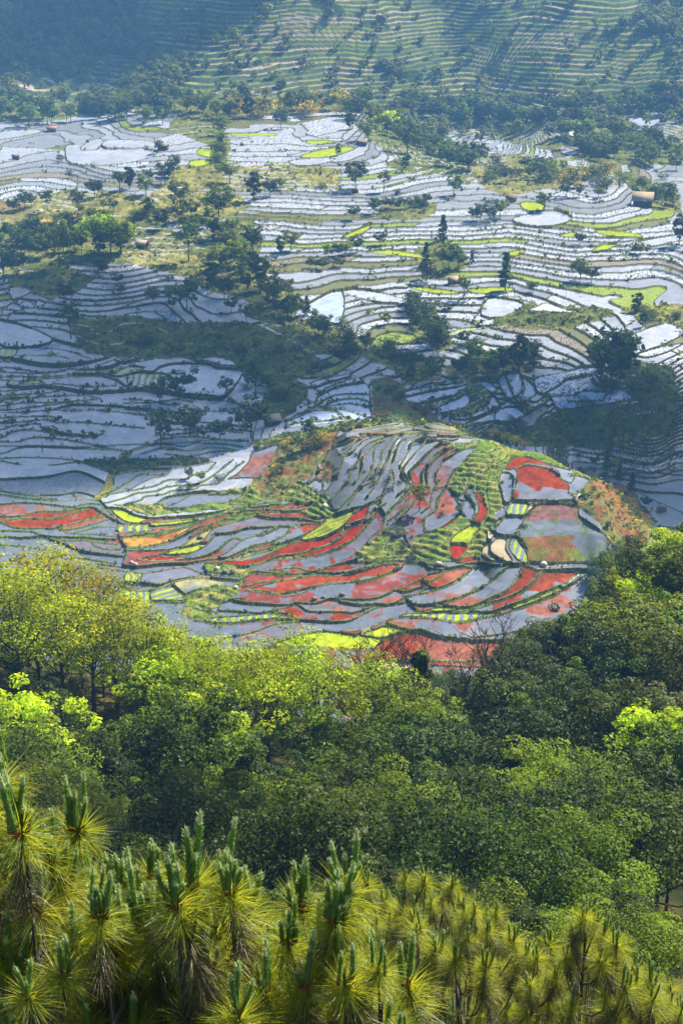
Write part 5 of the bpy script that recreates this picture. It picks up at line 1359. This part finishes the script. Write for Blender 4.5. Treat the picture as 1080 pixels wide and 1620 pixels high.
# ------------------------------------------------------------------ names for every tree: how it looks, and what it stands by
ORD = ['first', 'second', 'third', 'fourth', 'fifth', 'sixth', 'seventh', 'eighth', 'ninth', 'tenth', 'eleventh', 'twelfth', 'thirteenth', 'fourteenth', 'fifteenth']
LM = [(40,185,'at the left end of the far tree belt'),(130,182,'by the far left terraces below the mountain'),(250,185,'near the white roofed hut'),(330,190,'in the gully between the two far plateaus'),(420,182,'behind the far central paddies'),(500,180,'above the far central paddies'),(590,195,'where the far ridge begins'),
 (650,240,'on the ridge above the right terraces'),(730,265,'at the low end of the far ridge'),(700,185,'below the right mountainside'),(800,190,'in the hollow under the right mountainside'),(880,175,'above the cream coloured pool'),(1000,165,'above the curved pale pools'),(950,235,'below the cream coloured pool'),(1050,250,'at the far right under the pale pools'),
 (820,280,'on the brown knoll'),(920,285,'at the right end of the brown knoll'),(1030,310,'near the large thatched hut'),(890,320,'by the bright green field'),(775,350,'around the small brown hut'),(720,310,'on the right middle terraces'),(350,240,'in the gully beside the far paddies'),
 (260,285,'below the large oval paddies'),(190,310,'left of the big oval paddies foot'),(110,270,'on the far left terraces'),(40,335,'above the orange bank at the left'),(140,345,'on the dry ground at the left'),(225,350,'on the dry ground above the yellow tree'),(285,335,'on the dry ground right of centre left'),(345,345,'at the top of the wooded ridge'),(410,310,'on the terraces by two dark trees'),
 (500,290,'on the far middle paddies'),(560,300,'by the tiny dark hut'),(620,310,'on the grassy step of the middle terraces'),(640,330,'on the scrub patch of the middle terraces'),(60,385,'at the left edge above the shaded basin'),(110,410,'left of the bright yellow tree'),(170,400,'by the bright yellow tree'),(260,390,'near the thatched hut behind the yellow tree'),
 (310,410,'on the upper wooded ridge'),(360,400,'in the middle of the wooded ridge'),(410,440,'along the wooded ridge crest'),(450,490,'at the foot of the wooded ridge'),(500,425,'on the terraces right of the wooded ridge'),(550,400,'on the middle terraces by green strips'),(600,390,'on the central sunny terraces'),(700,430,'by the straw roofed hut'),(740,480,'above the large blue paddy'),(800,460,'right of the straw roofed hut'),
 (690,530,'in the scrub gully of the middle terraces'),(850,460,'on the right sunny terraces'),(920,440,'among the white pools at the right'),(1010,400,'at the right above the white pools'),(1070,385,'at the right edge of the sunny terraces'),(1020,510,'on the right bank above the green strips'),(960,600,'on the shaded dark knoll at the right'),(1050,600,'at the right end of the shaded knoll'),
 (110,480,'among the white pools at the upper left'),(110,535,'on the slope above the striped seedbeds'),(200,450,'on the shaded slope under the yellow tree'),(260,480,'by the green striped bed in shade'),(300,490,'on the shaded slope below the ridge'),(370,510,'on the slope below the ridge trees'),(220,555,'above the striped seedbeds'),(330,550,'above the large shaded paddy'),(430,550,'on the shaded spur'),(520,570,'above the little fan of terraces'),
 (600,545,'on the terraces above the fan'),(650,600,'behind the brown bank of the fan'),(720,590,'by the blue paddies behind the hill'),(800,575,'in the shaded thicket above the blue paddies'),(850,570,'right of the shaded thicket'),(283,632,'by the large shaded paddy'),(250,660,'on the shaded basin left of the paddy'),(320,690,'on the shaded basin below the large paddy'),(400,640,'at the right end of the large shaded paddy'),(400,690,'left of the grey thatched hut'),(450,640,'on the dark slope beside the fan'),
 (440,710,'right of the grey thatched hut'),(430,750,'on the orange bank left of the hill'),(490,710,'at the top of the orange bank'),(300,765,'on the grey paddies left of the hill'),(360,760,'beside the wide grey paddy'),(540,730,'on the broken steps of the hill'),(590,755,'on the narrow steps of the hill'),(650,720,'near the crest of the hill'),(700,780,'on the middle of the hill'),(650,850,'at the foot of the hill'),(740,810,'by the red pool on the hill'),(790,700,'on the right brow of the hill'),(820,790,'beside the large red and grey paddy'),
 (950,740,'behind the orange cliff'),(1000,780,'at the right end of the orange cliff'),(950,790,'on the orange cliff'),(700,690,'behind the crest of the hill'),(880,690,'on the shaded green slope behind the hill'),
 (940,900,'beside the bare trunks at the field end'),(1000,880,'at the right end of the wood'),(1060,860,'at the top right of the wood'),(1050,960,'on the right side of the wood'),(950,990,'in the wood right of the red fields'),(860,1020,'in front of the lowest red field'),(760,1060,'below the leafless trees at the field edge'),(650,1070,'around the dark conifer'),(540,1060,'below the leafless tree in the middle'),(430,1060,'under the slender trees at the centre'),
 (320,1050,'under the slender trees left of centre'),(220,1060,'under the left slender trees'),(100,1060,'under the golden slender trees'),(20,1060,'at the left edge of the wood'),(20,960,'on the left brow below the fields'),(100,960,'on the left brow'),(200,1010,'on the brow left of centre'),(280,1020,'on the brow below the striped beds'),(370,1040,'on the brow below the red fields'),(470,1040,'on the brow at the centre'),
 (40,1180,'on the left of the middle wood'),(160,1180,'left of centre in the middle wood'),(300,1180,'in the middle wood below the brow'),(430,1180,'at the centre of the middle wood'),(560,1180,'in the middle wood below the conifer'),(700,1180,'right of centre in the middle wood'),(840,1180,'in the right of the middle wood'),(980,1180,'at the right of the middle wood'),(1070,1120,'at the right edge of the wood'),
 (60,1320,'behind the left pines'),(220,1320,'behind the left pine candles'),(380,1320,'behind the middle pines'),(540,1320,'in the dark hollow of the wood'),(700,1320,'behind the right pines'),(860,1320,'in the lower right wood'),(1000,1320,'at the lower right of the wood'),
 (150,1480,'just behind the left pines'),(420,1480,'just behind the middle pines'),(650,1480,'just behind the darker pines'),(850,1460,'by the pale leafless tree'),(1000,1480,'above the right pines')]
LOOK = dict(understory_shrub=('dark leafy shrub', 'shrub'), dark_tree=('dark green broadleaf tree', 'tree'), broadleaf_tree=('mid green leafy tree', 'tree'), yellow_tree=('bright yellow-green tree', 'tree'), grey_tree=('greyish green tree', 'tree'), slender_tree=('slender thin-leaved tree', 'tree'), bare_tree=('leafless branching tree', 'bare tree'), dark_conifer=('dark dense conifer', 'conifer'),
 round_tree=('dark round tree', 'tree'), green_tree=('fresh green round tree', 'tree'), airy_tree=('thin see-through tree', 'tree'), conifer=('pointed dark tree', 'conifer'), tall_tree=('tall narrow dark tree', 'tree'), dark_shrub=('low dark shrub', 'shrub'), green_shrub=('low green shrub', 'shrub'), golden_shrub=('golden brown shrub', 'shrub'))
GRP = lambda nm, y: ('trees of the wood below the fields' if nm in ('dark_tree', 'broadleaf_tree', 'yellow_tree', 'grey_tree') and y < 320 else 'slender trees along the brow' if nm == 'slender_tree' else 'leafless trees at the edge of the wood' if nm == 'bare_tree' else 'shrubs on the banks' if 'shrub' in nm else 'trees standing on the terraces')
buckets = {}
for e, px, py, nm, hh, y in TREES:
    near_ = y < 372
    c = min((math.hypot((q[0]-px)*0.8, q[1]-py) + (0 if (q[1] > 845) == near_ else 5000), q[2]) for q in LM)[1]
    buckets.setdefault((c, nm), []).append((px, py, e, hh, y))
def plural(s): return s[:-4]+'trees' if s.endswith('tree') else s+'s'
for (where, nm), L in buckets.items():
    look, cat = LOOK[nm]
    def name_set(L, suffix):
        L.sort(key=lambda q: q[0]); n = len(L)
        if n > 9 and not suffix:
            M_ = sorted(L, key=lambda q: q[1]); k_ = min(5, -(-n//9)); nm_ = {2: ['upper', 'lower'], 3: ['upper', 'middle', 'lower'], 4: ['topmost', 'upper', 'lower', 'nearest'], 5: ['topmost', 'upper', 'middle', 'lower', 'nearest']}[k_]
            for i in range(k_): name_set(M_[i*n//k_:(i+1)*n//k_], nm_[i]+' row of ')
            return
        hs = sorted(q[3] for q in L)
        for i, (px, py, e, hh, y) in enumerate(L):
            row = (', '+suffix.replace(' of ', '')) if suffix else ''
            if n == 1: lb = look+row+' '+where
            elif n == 2: lb = ('left ' if i == 0 else 'right ')+look+' of two'+row+' '+where
            elif i == 0: lb = 'leftmost '+look+row+' '+where
            elif i == n-1: lb = 'rightmost '+look+row+' '+where
            else: lb = ORD[i]+' '+look+' from left'+row+' '+where
            w_ = lb.split(); e['label'] = ' '.join(w_[:16]); e['category'] = cat; e['group'] = GRP(nm, y)
    name_set(L, '')
PL = ['near pine at the left with the tallest cluster of pale candles', 'near pine second from left with paired candle clusters', 'near pine whose candles stand against the dark wood left of centre', 'near pine left of centre with golden needles', 'near pine at the centre with a tall five candle crown', 'near pine right of centre where the bright needles end', 'near pine cut by the left edge of the frame',
      'first darker pine next to the bright near pines', 'dark crowned pine with the highest top of the farther row', 'dark pine right of the highest one in the farther row', 'sloping pine at the middle of the farther row', 'low dark pine below the pale leafless tree', 'pine with a visible upright stem and open golden crown', 'low golden pine right of the open crowned one', 'lowest golden pine at the right corner']
for (e, spx, nf), lb in zip(PINES, PL): tag(e, lb, 'pine tree', 'young pines in the foreground')
print('labels t %.1f' % (time.time()-T0))
